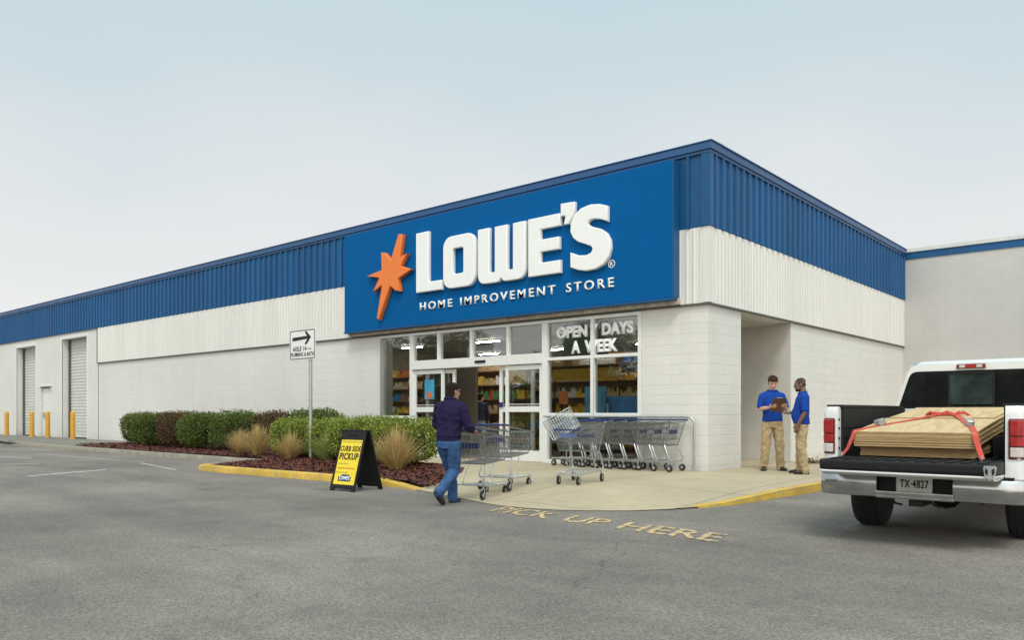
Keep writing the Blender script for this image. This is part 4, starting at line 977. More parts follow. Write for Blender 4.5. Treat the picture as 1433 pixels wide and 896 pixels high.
# bumper
for s in (-1, 1):
    rg = []
    for x, y in ((.33, -.115), (.62, -.125), (.80, -.105), (.875, -.06), (.90, .03)):
        rg.append([(s*x, y+.05, .66), (s*x, y, .645), (s*x, y-.022, .60), (s*x, y-.02, .50), (s*x, y+.005, .44), (s*x, y+.05, .43)])
    if s < 0: rg = [r_[::-1] for r_ in rg]
    k = MB(); k.loft(rg); k.build('bumper', CHROME_BUMPER, t, smooth=30)
k = MB(); k.box((-.34, -.16, .465), (.34, -.03, .50)); k.box((-.34, -.135, .43), (.34, -.05, .465)); k.build('bumper_step', CHROME_BUMPER, t, bevel=.01)
k = MB(); k.box((-.34, -.05, .50), (.34, -.02, .655)); k.box((-.80, -.09, .655), (.80, -.01, .672)); k.build('bumper_pad', BLACK_PLASTIC, t)
lp = shape('licence_plate', [rrect(-.155, .493, .155, .645, .015)], frame((-.01, -.065, 0), (1, 0, 0), (0, 0, 1)), mat('plate_paint', (.60, .60, .57), .4, 0, .1), t, .006, .001, True)
text('plate_lettering', 'TX·4827', (-.125, .535, .125, .612), frame((-.01, -.0715, 0), (1, 0, 0), (0, 0, 1)), BLACK_INK, lp, .001, .02, 1.15, True, heavy=.02)
k = MB()
for z0, z1 in ((.490, .500), (.638, .648)): k.box((-.168, -.075, z0), (.148, -.066, z1))
for x in (-.168, .138): k.box((x, -.0748, .5), (x+.01, -.0662, .638))
k.build('plate_frame', GALV, lp)
# cab
def cabsec(y, zb, hw, zs, hs, zt, ht, r=.05):
    pts = [(hw-.02, y, zb), (hw, y, zb+.05), (hw, y, zs-.08), (hs, y, zs)]
    pts += [(ht+.035, y, zt-.09), (ht-.02, y, zt-.025), (ht-.12, y, zt)]
    return pts + [(-x, yy, z) for x, yy, z in pts[::-1]]
k = MB(); k.loft([cabsec(2.40, .50, W, 1.28, .85, 1.845, .66), cabsec(2.52, .50, W, 1.28, .855, 1.885, .68), cabsec(3.3, .48, W, 1.28, .86, 1.90, .69), cabsec(4.0, .48, W, 1.26, .86, 1.87, .67), cabsec(4.75, .48, W, 1.22, .85, 1.32, .80)][::-1])
k.loft([cabsec(4.75, .5, W, 1.16, .84, 1.24, .74), cabsec(5.7, .5, W, 1.10, .82, 1.18, .70), cabsec(5.95, .55, .80, .98, .78, 1.06, .66)][::-1])
k.build('cab', TRUCK_WHITE, t, smooth=40)
def winq(name, pts, m, off, par=t):
    k = MB(); k.prism(pts, off, .006); return k.build(name, m, par)
MBK = frame((0, 2.397, 0), (1, 0, 0), (0, 0, 1))
zt_ = 1.755
rw = shape('rear_window', [roundc([(-.80, 1.30, .04), (.80, 1.30, .04), (.655, zt_, .08), (-.655, zt_, .08)], 0)], MBK, TINT, t, .010, .002, True)
MB2 = frame((0, 2.384, 0), (1, 0, 0), (0, 0, 1))
shape('slider_frame', [rrect(-.245, 1.30, .245, 1.735, .03), rrect(-.222, 1.325, .222, 1.71, .02)], MB2, BLACK_PLASTIC, rw, .010, .002, True)
shape('slider_pane', [rrect(-.222, 1.35, .222, 1.71, .02)], MB2 @ Matrix.Translation((0, 0, .001)), TINT_SKY, rw, .003, 0, True)
k = MB(); k.loft([[(.15*f, 2.385-.028, z) if False else p for p in ((-.155*f, 2.37, z), (.155*f, 2.37, z), (.15*f, 2.45, z), (-.15*f, 2.45, z))] for z, f in ((1.775, 1), (1.83, .97))]); bl = k.build('high_brake_light', TAIL_DARK, t, bevel=.012)
k = MB(); k.box((-.05, 2.362, 1.783), (.05, 2.368, 1.822)); k.build('red_lens', TAIL_RED, bl)
for s in (-1, 1): k = MB(); k.box((s*.09-.03, 2.362, 1.786), (s*.09+.03, 2.368, 1.82)); k.build('white_lens', LENS_WHITE, bl)
k = MB()
for s in (-1, 1):
    k.add([(s*.879, 2.62, 1.29), (s*.879, 3.45, 1.29), (s*.735, 3.40, 1.80), (s*.735, 2.70, 1.80)], [(0, 1, 2, 3) if s > 0 else (3, 2, 1, 0)])
    k.add([(s*.879, 3.52, 1.29), (s*.879, 4.45, 1.29), (s*.735, 3.98, 1.79), (s*.735, 3.47, 1.80)], [(0, 1, 2, 3) if s > 0 else (3, 2, 1, 0)])
k.build('side_window', TINT, t)
k = MB(); k.quad((-.79, 4.73, 1.345), (.79, 4.73, 1.345), (.655, 4.08, 1.845), (-.655, 4.08, 1.845)); k.build('windscreen', TINT, t)
for s in (-1, 1):
    k = MB(); x0, x1 = sorted((s*.90, s*1.10)); k.box((x0, 4.15, 1.22), (x1, 4.27, 1.46)); k.tube([(s*.86, 4.3, 1.26), (s*.98, 4.22, 1.28)], .025, 6); k.build('side_mirror', BLACK_PLASTIC, t, bevel=.03)
    k = MB(); x0, x1 = sorted((s*.60, s*.79)); k.box((x0, 5.86, .82), (x1, 5.97, 1.0)); k.build('headlight', LENS_WHITE, t, bevel=.02)
    for yy in (2.62, 3.55): k = MB(); x0, x1 = sorted((s*.876, s*.90)); k.box((x0, yy+.05, 1.10), (x1, yy+.25, 1.14)); k.build('door_handle', TRUCK_WHITE, t, bevel=.008)
k = MB(); k.box((-.6, 5.93, .60), (.6, 5.99, .98)); k.build('grille', BLACK_PLASTIC, t)
k = MB(); k.box((-.9, 5.95, .42), (.9, 6.08, .60)); k.build('bumper', CHROME_BUMPER, t, bevel=.03)
# chassis under the bed
k = MB()
for s in (1, -1):
    x0, x1 = sorted((s*.38, s*.47)); k.box((x0, .0, .46), (x1, 5.8, .62))
    x0, x1 = sorted((s*.50, s*.845)); k.box((x0, .70, .60), (x1, 1.60, .74))
    k.tube([(s*.42, .2, .52), (s*.42, .7, .42), (s*.42, 1.14, .38), (s*.42, 2.0, .5)], .035, 6)
k.tube([(-.66, 1.14, .40), (.66, 1.14, .40)], .055, 10); k.tube([(0, .98, .39), (0, 1.14, .40), (0, 1.3, .40)], [.08, .17, .09], 12)
k.tube([(0, 1.3, .42), (0, 4, .5)], .05, 8); k.box((-.72, .05, .655), (.72, 2.3, .735))
k.tube([(.52, .15, .44), (.52, .5, .46), (.40, 1.7, .5), (.3, 4, .5)], .04, 8)
k.loft([[(.33*cos(2*pi*j/20), .52+.33*sin(2*pi*j/20), z) for j in range(20)] for z in (.47, .62)])
k.box((-.06, -.06, .36), (.06, .3, .43)); k.box((-.45, .05, .44), (.45, .12, .50))
k.tube([(-.2, -.04, .40), (-.2, .03, .37), (-.14, .03, .36)], .012, 5); k.tube([(.14, -.04, .40), (.15, .03, .37), (.2, .03, .36)], .012, 5)
k.build('chassis', BODY_GAP, t, smooth=40)
def wheel(x, y, s):
    k = MB(); n = 40; prof = [(.215, -.125), (.33, -.137), (.372, -.128), (.386, -.108), (.39, -.06), (.39, .06), (.386, .108), (.372, .128), (.33, .137), (.215, .125)]
    k.loft([[(x+dx, y+r_*cos(2*pi*j/n), .388+r_*sin(2*pi*j/n)) for j in range(n)] for r_, dx in prof])
    for j in range(n*2):
        a = 2*pi*j/(n*2)
        for xx in (-.095, -.045, .005, .055):
            off = .0 if int((xx+.1)*20) % 2 else pi/(n*2); aa = a+off
            k.box((x+xx, -.008, .387), (x+xx+.036, .008, .397), 0, Matrix.Translation((0, y, .388)) @ Matrix.Rotation(aa, 4, 'X') @ Matrix.Translation((0, 0, 0))) if False else None
            c, q = cos(aa), sin(aa); p = lambda r_, tt, xx_: (x+xx_, y+r_*c-tt*q, .388+r_*q+tt*c)
            k.add([p(.389, -.010, xx), p(.389, .010, xx), p(.398, .008, xx+.003), p(.398, -.008, xx+.003), p(.389, -.010, xx+.038), p(.389, .010, xx+.038), p(.398, .008, xx+.035), p(.398, -.008, xx+.035)],
                  [(0, 3, 2, 1), (4, 5, 6, 7), (3, 7, 6, 2), (0, 4, 7, 3), (1, 2, 6, 5)])
    w_ = k.build('wheel', RUBBER, t, smooth=40)
    k = MB(); k.loft([[(x+s*dx, y+r_*cos(2*pi*j/n), .388+r_*sin(2*pi*j/n)) for j in range(n)] for r_, dx in ((.22, -.10), (.225, .12), (.20, .125), (.18, .05), (.09, .06), (.07, .10), (.0001, .11))], 0, False)
    k.build('rim', RIM, w_, smooth=40)
for s in (-1, 1):
    for y in (1.14, 4.85): wheel(s*.73, y, s)

# ------------------------------------------------------------------ plywood in the bed
ORDN = ['topmost', 'second', 'third', 'fourth', 'fifth', 'sixth', 'seventh', 'eighth', 'ninth', 'tenth', 'eleventh', 'twelfth', 'thirteenth', 'fourteenth']
NS = 14; rs = random.Random(4)
for i in range(NS):
    low = i < 5                      # the lower five lie flatter and further in
    th = .0165
    if low: y0, z0, xl, xr = .06+rs.uniform(-.006, .006), .822+i*(th+.001), -.535, .47
    else: y0, z0, xl, xr = -.06+rs.uniform(-.006, .006), .836+i*(th+.0015), -.565, .495
    xl += rs.uniform(-.005, .005); xr += rs.uniform(-.005, .005)
    if i == NS-1: y0 = 1.05; xl += .03; xr -= .03
    L_ = 2.18 - max(y0, 0); rise = .10+.006*i if low else .185+.003*i
    label = ('topmost plywood sheet lying short at the cab end of the stack' if i == NS-1 else 'large plywood sheet whose face shows under the straps' if i == NS-2 else
             '%s plywood sheet from the top of the stack in the truck bed' % ORDN[NS-1-i])
    k = MB(); K = 14; rows = []
    yfull = 2.18
    for j in range(K+1):
        y = y0 + L_*j/K; u = (y - (.0 if low else -.06))/yfull
        z = z0 + rise*(u**1.0) + (.006*sin(u*5+i) if not low else 0)
        rows.append([(xl, y, z), (xr, y, z), (xr, y, z+th), (xl, y, z+th)])
    k.loft(rows)
    k.m = []
    for f in k.f:
        vs_ = [Vector(k.v[q]) for q in f[:4]]; n_ = (vs_[1]-vs_[0]).cross(vs_[2]-vs_[0]); k.m.append(0 if abs(n_.normalized().z) > .7 else 1)
    o = tag(k.build('plywood_sheet', [PLY, PLY_EDGE], None), label, 'plywood', 'plywood sheets stacked in the truck bed')
    o.location = (TX, TY, 0)
def ztop(y, second=False): # upper face of the big sheet
    i = NS-2; u = (y+.06)/2.18; return .836+i*.018+.0165+(.185+.003*i)*u+.006*sin(u*5+i)
# straps
def strap(label, pts, rat):
    t = thing('ratchet_strap', label, 'strap', (TX, TY, 0), 0, 'red straps over the plywood')
    k = MB(); P = [Vector(p) for p in pts]; w = .025
    vs = []; n = len(P)
    for i, p in enumerate(P):
        d = (P[min(i+1, n-1)]-P[max(i-1, 0)]).normalized(); up = Vector((0, -.15, 1)); sd = d.cross(up).normalized(); nn = sd.cross(d).normalized()*.003
        vs += [p-sd*w-nn, p+sd*w-nn, p+sd*w+nn, p-sd*w+nn]
    k.loft([vs[4*i:4*i+4] for i in range(n)]); k.build('webbing', STRAP, t)
    c = Vector(rat); d = (P[-1]-P[0]).normalized(); MR = frame(c, d, (0, 0, 1))
    k = MB(); k.box((-.05, -.01, -.03), (.05, .006, .03), 0, MR); k.box((-.06, .006, -.032), (.03, .045, -.026), 0, MR); k.box((-.06, .006, .026), (.03, .045, .032), 0, MR)
    k.tube([MR @ Vector((-.03, .03, -.036)), MR @ Vector((-.03, .03, .036))], .011, 8); k.tube([MR @ Vector((.02, .02, -.034)), MR @ Vector((.07, .035, -.03)), MR @ Vector((.07, .035, .03)), MR @ Vector((.02, .02, .034))], .006, 5); k.build('ratchet', GALV, t)
    h = P[0]; k = MB(); k.tube([h+Vector((0, 0, .03)), h+Vector((.0, -.01, 0)), h+Vector((.0, -.035, -.012)), h+Vector((0, -.04, .015))], .006, 6); k.build('hook', GALV, t); return t
ap = 1.30
def S(x, y, dz=.006): return (x, y, ztop(y)+dz)
strap('red strap running to the left corner of the tailgate', [(-.655, -.12, .83), (-.61, -.10, .90), (-.565, -.062, 1.04), S(-.555, -.03), S(-.48, .30), S(-.33, .68), (-.21, .99, ztop(.99)+.012), (-.14, 1.06, ztop(1.05)+.03), (-.02, ap, ztop(ap)+.034)], S(-.44, .40, .022))
strap('red strap running to the right side of the bed floor', [(.56, -.10, .83), (.53, -.085, .92), (.497, -.064, 1.04), S(.485, -.03), S(.40, .30), S(.27, .68), (.17, .99, ztop(.99)+.012), (.13, 1.06, ztop(1.05)+.03), (.03, ap, ztop(ap)+.034)], S(.36, .42, .022))
k = MB(); rs = random.Random(3); P = []
for i in range(26): P.append((-.20+.36*i/25+.05*sin(i*2.1), 1.22+.06*sin(i*1.3), ztop(1.2)+.04+.022*sin(i*2.7)))
k.tube(P, .014, 5); kn = k.build('strap_knot', STRAP, None); tag(kn, 'bunched loose end of red strap on top of the plywood', 'strap', 'red straps over the plywood'); kn.location = (TX, TY, 0)
# ------------------------------------------------------------------ people (facing +Y, right hand at +X, 1.75 m tall)
def cap(b, p0, p1, r0, r1, n=12, sx=1.0, ref=None):
    """closed tapered capsule; sx flattens it across the ref direction"""
    p0, p1 = Vector(p0), Vector(p1); d = (p1-p0); ln = d.length or 1e-4; d /= ln
    u = Vector(ref) if ref else (Vector((1, 0, 0)) if abs(d.x) < .8 else Vector((0, 1, 0)))
    u = (u - d*u.dot(d)).normalized(); w = d.cross(u); rg = []
    for a in (-80, -50, -20): a = R(a); rg.append((p0+d*r0*sin(a), r0*cos(a)))
    for k in range(1, 4): rg.append((p0+d*ln*k/4, r0+(r1-r0)*k/4))
    for a in (20, 50, 80): a = R(a); rg.append((p1+d*r1*sin(a), r1*cos(a)))
    b.loft([[c+(u*cos(2*pi*j/n)*sx+w*sin(2*pi*j/n))*r_ for j in range(n)] for c, r_ in rg])
def rings(b, rr, n=20, M=None, e=2.3):
    """rr: (x, y, z, half width, half depth)"""
    f = lambda v: math.copysign(abs(v)**(2/e), v)
    b.loft([[Vector((x+hw*f(cos(2*pi*j/n)), y+hd*f(sin(2*pi*j/n)), z)) for j in range(n)] for x, y, z, hw, hd in rr], 0, True, M)
def ellip(b, c, r, M=None, n=14):
    rg = []
    for i in range(9):
        a = -pi/2*.96 + pi*.96*i/8; rg.append([Vector((c[0]+r[0]*cos(a)*cos(2*pi*j/n), c[1]+r[1]*cos(a)*sin(2*pi*j/n), c[2]+r[2]*sin(a))) for j in range(n)])
    b.loft(rg, 0, True, M)
TEXS = {}
def organic(b, name, m, parent, voxel=.006, smooth=2, wrinkle=0., wsize=.1):
    """union of the closed pieces as one continuous surface"""
    me = bpy.data.meshes.new('tmp'); me.from_pydata(b.v, [], b.f); o = bpy.data.objects.new('tmp', me); COL.objects.link(o)
    bm = bmesh.new(); bm.from_mesh(me); bmesh.ops.recalc_face_normals(bm, faces=bm.faces); bm.to_mesh(me); bm.free()
    md = o.modifiers.new('r', 'REMESH'); md.mode = 'VOXEL'; md.voxel_size = voxel
    ms = o.modifiers.new('s', 'SMOOTH'); ms.factor = .5; ms.iterations = smooth
    if wrinkle:
        key = wsize
        if key not in TEXS:
            tx = bpy.data.textures.new('wrinkle', 'CLOUDS'); tx.noise_scale = wsize; tx.noise_depth = 3; TEXS[key] = tx
        dm = o.modifiers.new('d', 'DISPLACE'); dm.texture = TEXS[key]; dm.strength = wrinkle; dm.mid_level = .5
    dg = bpy.context.evaluated_depsgraph_get(); r_ = bpy.data.meshes.new_from_object(o.evaluated_get(dg))
    bpy.data.objects.remove(o); r_.shade_smooth(); r_.materials.clear(); r_.materials.append(m); return link(name, r_, parent)
def hand(b, wrist, d, nrm, side, curl=.5, sc=1.0):
    """palm, four unequal bent fingers and a thumb; nrm = out of the palm, d = along the hand"""
    d = Vector(d).normalized(); nrm = Vector(nrm); nrm = (nrm-d*nrm.dot(d)).normalized(); a = d.cross(nrm)*side   # a points to the thumb
    w = Vector(wrist)
    for k in (-.024, -.008, .008, .024): cap(b, w+a*k*.7*sc, w+d*.085*sc+a*k*1.15*sc, .017*sc, .014*sc, 8)
    for k, ln in ((.033, .072), (.011, .083), (-.011, .077), (-.032, .058)):
        p = w+d*.085*sc+a*k*sc; ang = curl*.5
        for s_, f in ((.45, 0), (.30, 1), (.25, 2)):
            dd = (d*cos(ang)+nrm*sin(ang)); q = p+dd*ln*s_*sc; cap(b, p, q, (.0098-.001*f)*sc, (.0090-.001*f)*sc, 7); p = q; ang += curl*.9
    p = w+d*.022*sc+a*.026*sc; q = p+(d*.6+a*.7+nrm*.35).normalized()*.042*sc; cap(b, p, q, .0135*sc, .0115*sc, 7); cap(b, q, q+(d*.95+a*.1+nrm*.4).normalized()*.034*sc, .0112*sc, .009*sc, 7)
def head_matrix(c, yaw, pitch, roll=0): return Matrix.Translation(c) @ Euler((pitch, roll, yaw), 'YXZ').to_matrix().to_4x4()
def head(b, M, jowl=1.0):
    rings(b, [(0,.052,-.117,.022,.022), (0,.044,-.108,.040*jowl,.043), (0,.026,-.09,.052*jowl,.066), (0,.012,-.065,.060*jowl,.080), (0,.002,-.035,.067,.091), (0,-.003,-.005,.072,.095), (0,-.006,.025,.0755,.097),
              (0,-.008,.055,.076,.096), (0,-.012,.082,.069,.084), (0,-.016,.102,.052,.062), (0,-.018,.115,.028,.034)], 22, M, 2.15)
    T = lambda *p: M @ Vector(p)
    cap(b, T(0,.088,.012), T(0,.108,-.026), .009, .0145, 8); cap(b, T(-.012,.100,-.032), T(.012,.100,-.032), .009, .009, 8)   # nose
    cap(b, T(-.042,.080,.026), T(-.008,.090,.022), .010, .010, 8); cap(b, T(.042,.080,.026), T(.008,.090,.022), .010, .010, 8)   # brow
    cap(b, T(-.018,.088,-.060), T(.018,.088,-.060), .0085, .0085, 8); cap(b, T(-.015,.085,-.071), T(.015,.085,-.071), .0085, .0085, 8)   # lips
    for s in (-1, 1):
        cap(b, T(s*.046,.068,-.02), T(s*.036,.074,-.035), .018, .016, 8)
        ellip(b, (s*.078,-.008,-.005), (.011,.021,.033), M, 10)
    cap(b, T(0,-.03,-.05), T(0,-.045,-.16), .055, .058, 12)
def face_bits(parent, M, eye_m, brow_m, lip_m):
    T = lambda *p: M @ Vector(p)
    for s in (-1, 1):
        k = MB(); ellip(k, (s*.031,.079,.006), (.013,.010,.0065), M, 10); k.build('eye', eye_m, parent, smooth=60)
        k = MB(); k.tube([T(s*.014,.097,.026), T(s*.032,.094,.031), T(s*.050,.080,.024)], [.004, .005, .003], 6); k.build('eyebrow', brow_m, parent, smooth=60)
    k = MB(); k.tube([T(-.024,.0925,-.0655), T(0,.0985,-.0645), T(.024,.0925,-.0655)], [.002, .0045, .002], 6); k.build('mouth', lip_m, parent, smooth=60)
def hair_cap(parent, M, m, grow=.009, line=.062, back=-.075, seed=0):
    rs = random.Random(seed); k = MB(); n = 36; prof = [(-.10,.058,.070,-.034), (-.07,.063,.078,-.022), (-.035,.0685,.090,-.006), (0,.0735,.096,-.004), (.03,.0765,.098,-.006), (.055,.0775,.098,-.008), (.082,.072,.088,-.012), (.104,.056,.068,-.016), (.122,.030,.036,-.018), (.126,.002,.002,-.018)]
    rg = []
    for z, hw, hd, y in prof:
        rg.append([M @ Vector(((hw+grow)*cos(2*pi*j/n), y+(hd+grow)*sin(2*pi*j/n), z+grow*.4)) + Vector((rs.gauss(0, .0016), rs.gauss(0, .0016), rs.gauss(0, .0016))) for j in range(n)])
    k.loft(rg, 0, False); keep = []
    for f in k.f:
        q = sum(((M.inverted() @ Vector(k.v[i])) for i in f), Vector())/4
        lim = line if q.y > .045 else (.035 if q.y > .02 else (-.012 if q.y > -.012 else (.012 if q.y > -.03 else back)))
        if q.z > lim: keep.append(f)
    k.f = keep; k.m = [0]*len(keep); o = k.build('hair', m, parent, smooth=70)
    md = o.modifiers.new('t', 'SOLIDIFY'); md.thickness = .006; md.offset = -1
    return o
def arm(b, sh, el, wr, r=(.040, .038, .041, .027)):
    cap(b, sh, el, r[0], r[1]); cap(b, el, tuple(Vector(el).lerp(Vector(wr), .35)), r[1]*.98, r[2]); cap(b, tuple(Vector(el).lerp(Vector(wr), .35)), wr, r[2], r[3])
def shoe(parent, ankle, fwd, m, sole_m, pitch=0):
    f = Vector(fwd).normalized(); M = Matrix.Translation(ankle) @ Matrix.Rotation(math.atan2(-f.x, f.y), 4, 'Z') @ Matrix.Rotation(pitch, 4, 'X')
    b = MB(); zz = -.075
    b.loft([[M @ Vector((hw*cos(2*pi*j/16), y, z0 + (zt-z0)*(.5+.5*sin(2*pi*j/16)))) for j in range(16)] for y, hw, z0, zt in ((-.062, .022, zz+.01, -.03), (-.054, .036, zz, -.012), (-.02, .041, zz, .03), (.02, .042, zz, .035), (.07, .046, zz, -.005), (.12, .050, zz, -.022), (.165, .045, zz+.002, -.032), (.195, .028, zz+.008, -.045), (.203, .010, zz+.015, -.055))])
    o = b.build('shoe', m, parent, smooth=50)
    k = MB(); k.loft([[M @ Vector((hw*1.06*cos(2*pi*j/16), yc+hl*sin(2*pi*j/16), z)) for j in range(16)] for z, hw, hl, yc in ((zz-.012, .046, .135, .063), (zz+.012, .047, .138, .063))]); k.build('sole', sole_m, o, smooth=40); return o
def trousers(parent, m, hips, legs, name='trousers', flare=.072, wr=.042):
    """hips: rings; legs: list of (hip, knee, ankle)"""
    b = MB(); rings(b, hips)
    for h, kn, an in legs:
        cap(b, h, kn, .104, .084, 14, 1.0); cap(b, kn, an, .083, flare, 14)
        a = Vector(an); d = (Vector(kn)-a).normalized(); cap(b, a+d*.02, a-d*.030, flare*1.02, flare*1.04, 14)
    return organic(b, name, m, parent, .009, 2, wr, .085)
SKIN = mat('skin_fair', (.58, .34, .245), .5, 0, .06, 30); SKIN_TAN = mat('skin_tan', (.42, .22, .15), .5, 0, .08, 30); SKIN_DARK = mat('skin_dark', (.175, .090, .058), .45, 0, .1, 30)
HAIR_BROWN = mat('hair_brown', (.045, .022, .013), .7, 0, .45, 60, .9, 200, .15); HAIR_DARK = mat('hair_dark', (.022, .014, .010), .7, 0, .5, 60, .9, 200, .12); HAIR_GREY = mat('hair_short_grey', (.075, .050, .038), .85, 0, .3, 90, .5, 250, .12)
EYE = mat('eye_dark', (.03, .022, .02), .2); LIP = mat('lip_fair', (.34, .12, .10), .5); LIP_D = mat('lip_dark', (.10, .035, .03), .5)
POLO = mat('polo_blue', (.010, .052, .30), .85, 0, .14, 9, .4, 260, .15); KHAKI = mat('khaki_cloth', (.42, .315, .185), .9, 0, .14, 7, .4, 240, .15)
JEANS = mat('blue_denim', (.040, .090, .205), .9, 0, .38, 6, .5, 260, .12); JACKET = mat('purple_jacket', (.015, .010, .046), .8, 0, .22, 7, .35, 120, .18)
SHOE_BR = mat('brown_leather', (.055, .026, .018), .45, 0, .2, 15); SHOE_BK = mat('dark_leather', (.022, .017, .015), .45, 0, .2, 15); SOLE = mat('shoe_sole', (.03, .025, .022), .8)
BELT = mat('belt_leather', (.02, .012, .009), .45)

def torso_rings(hem, lean=0., belly=0., w=1., k=0.):
    """hem z, chest..neck; lean moves the top forward"""
    out = []
    for z, hw, hd, y in ((hem, .178, .128, 0), (hem+.05, .178, .130, .004), (1.05, .165, .122, .006), (1.14, .168, .122, .006), (1.25, .182, .124, .002), (1.34, .190, .120, -.006), (1.41, .166, .105, -.014), (1.455, .112, .085, -.02), (1.485, .078, .07, -.018), (1.50, .068, .064, -.014)):
        b_ = belly*math.exp(-((z-1.08)/.12)**2); out.append((0, y+b_*.55+lean*(z-.95), z, hw*w+b_*.35+k, hd+b_*.6+k))
    return out

def staff(label, loc, rz, H, skin, pose, hairm, belly=0., w=1.):
    t = thing('person', label, 'person', loc, rz, None, H/1.75)
    b = MB(); MH = head_matrix((0, pose.get('hy', .035), 1.632), pose['yaw'], pose['pitch']); head(b, MH, pose.get('jowl', 1.))
    cap(b, (0, -.015, 1.44), tuple(MH @ Vector((0, -.03, -.07))), .064, .060)
    rings(b, [(x, y, z, hw-.035, hd-.03) for x, y, z, hw, hd in torso_rings(.95, 0, belly)])
    for s in (1, -1):
        sh, el, wr, d, n_, cu = pose['arms'][s]; arm(b, (sh[0]-.025*s, sh[1], sh[2]-.06), el, wr, (.034, .037, .041, .027)); hand(b, wr, d, n_, s, cu, 1.03)
        h, kn, an = pose['legs'][s]; cap(b, h, kn, .06, .045); cap(b, kn, an, .045, .035)
    body = organic(b, 'body', skin, t, .0058, 1)
    face_bits(t, MH, EYE, hairm, LIP if skin is not SKIN_DARK else LIP_D)
    b = MB(); rings(b, torso_rings(.915, 0, belly, w, .004))
    for s in (1, -1):
        sh, el = Vector(pose['arms'][s][0]), Vector(pose['arms'][s][1]); sh = sh + Vector((-.012*s, 0, -.038)); cap(b, (s*.075, -.014, 1.44), tuple(sh), .054, .064); cap(b, tuple(sh), tuple(sh.lerp(el, .78)), .065, .067, 14)
    sh_ = organic(b, 'polo_shirt', POLO, t, .008, 2, .026, .075)
    k = MB(); ck = [(.075*cos(a)*1.02, -.016+.072*sin(a)+.008, 1.492+.014*-sin(a)) for a in [2*pi*j/20 for j in range(20)]]
    k.tube(ck, .016, 7, 0, True); k.build('collar', POLO, sh_, smooth=60)
    k = MB(); k.box((-.115, .128+belly*.1, 1.30), (-.06, .136+belly*.1, 1.314)); k.build('chest_logo', SIGN_WHITE, sh_)
    hips = [(0, belly*.3, .80, .155, .115), (0, belly*.35, .88, .172, .125), (0, belly*.4, .95, .172, .124), (0, belly*.4, 1.0, .166, .12)]
    trousers(t, KHAKI, hips, [pose['legs'][1], pose['legs'][-1]])
    for s in (1, -1): shoe(t, pose['legs'][s][2], pose['feet'][s], SHOE_BK, SOLE)
    return t, MH
z1 = zp(.85, 1.0)
A, MHa = staff('person in a blue polo and khakis facing us, reading a clipboard in the doorway', (.86, 1.0, z1), R(-143), 1.84, SKIN, dict(yaw=R(-4), pitch=R(-24), arms={
    1: ((.195, -.01, 1.415), (.235, .02, 1.145), (.115, .245, 1.17), (-.55, .75, .12), (-.35, -.2, .9), .55), -1: ((-.195, -.01, 1.415), (-.25, .0, 1.14), (-.165, .235, 1.175), (.35, .85, .15), (.5, -.1, .85), .55)},
    legs={1: ((.092, 0, .86), (.125, .015, .47), (.155, -.01, .088)), -1: ((-.092, 0, .86), (-.125, .02, .47), (-.15, .0, .088))}, feet={1: (.25, 1, 0), -1: (-.3, 1, 0)}), HAIR_BROWN)
hair_cap(A, MHa, HAIR_BROWN, .012, .066, -.07, 1)
z2 = zp(1.62, .52)
B, MHb = staff('person in a blue polo and khakis in profile with cropped hair, arm hanging', (1.62, .53, z2), R(112), 1.765, SKIN_DARK, dict(yaw=R(4), pitch=R(-7), jowl=1.08, arms={
    1: ((.20, -.01, 1.415), (.24, .02, 1.14), (.15, .23, 1.12), (-.4, .9, .1), (-.6, -.2, .6), .5), -1: ((-.205, -.02, 1.415), (-.255, -.045, 1.13), (-.235, .075, .895), (.05, .25, -1), (.9, -.1, .1), .55)},
    legs={1: ((.092, 0, .86), (.105, .03, .47), (.115, .03, .088)), -1: ((-.092, 0, .86), (-.105, .01, .47), (-.12, -.05, .088))}, feet={1: (.15, 1, 0), -1: (-.1, 1, 0)}), HAIR_GREY, .055, 1.03)
hair_cap(B, MHb, HAIR_GREY, .0008, .098, -.05, 2)
k = MB(); T = lambda *p: MHb @ Vector(p)
rings(k, [(0,.040,-.120,.040,.040), (0,.032,-.105,.053,.058), (0,.022,-.088,.0595,.073), (0,.018,-.078,.062,.078)], 22, MHb, 2.15); k.build('beard', HAIR_DARK, B, smooth=60)
k = MB(); k.tube([(-.17*cos(a), .022+.142*sin(a), .975) for a in [2*pi*j/24 for j in range(24)]], .013, 6, 0, True); 
# clipboard in the first man's hands
MA = xf(A); cb = thing('clipboard', 'brown clipboard with white paper held by the man facing us', 'clipboard', MA @ Vector((-.02, .345, 1.215)), R(-143))
k = MB(); MC = Euler((R(-38), 0, 0)).to_matrix().to_4x4(); k.box((-.125, -.004, -.16), (.125, .0, .16), 0, MC); k.build('board', mat('hardboard', (.14, .065, .035), .6, 0, .15), cb)
k = MB(); k.box((-.11, -.0065, -.15), (.11, -.0045, .135), 0, MC); k.build('paper', SIGN_WHITE, cb); k = MB(); k.box((-.05, -.016, .12), (.05, -.007, .165), 0, MC); k.build('clip', GALV, cb)

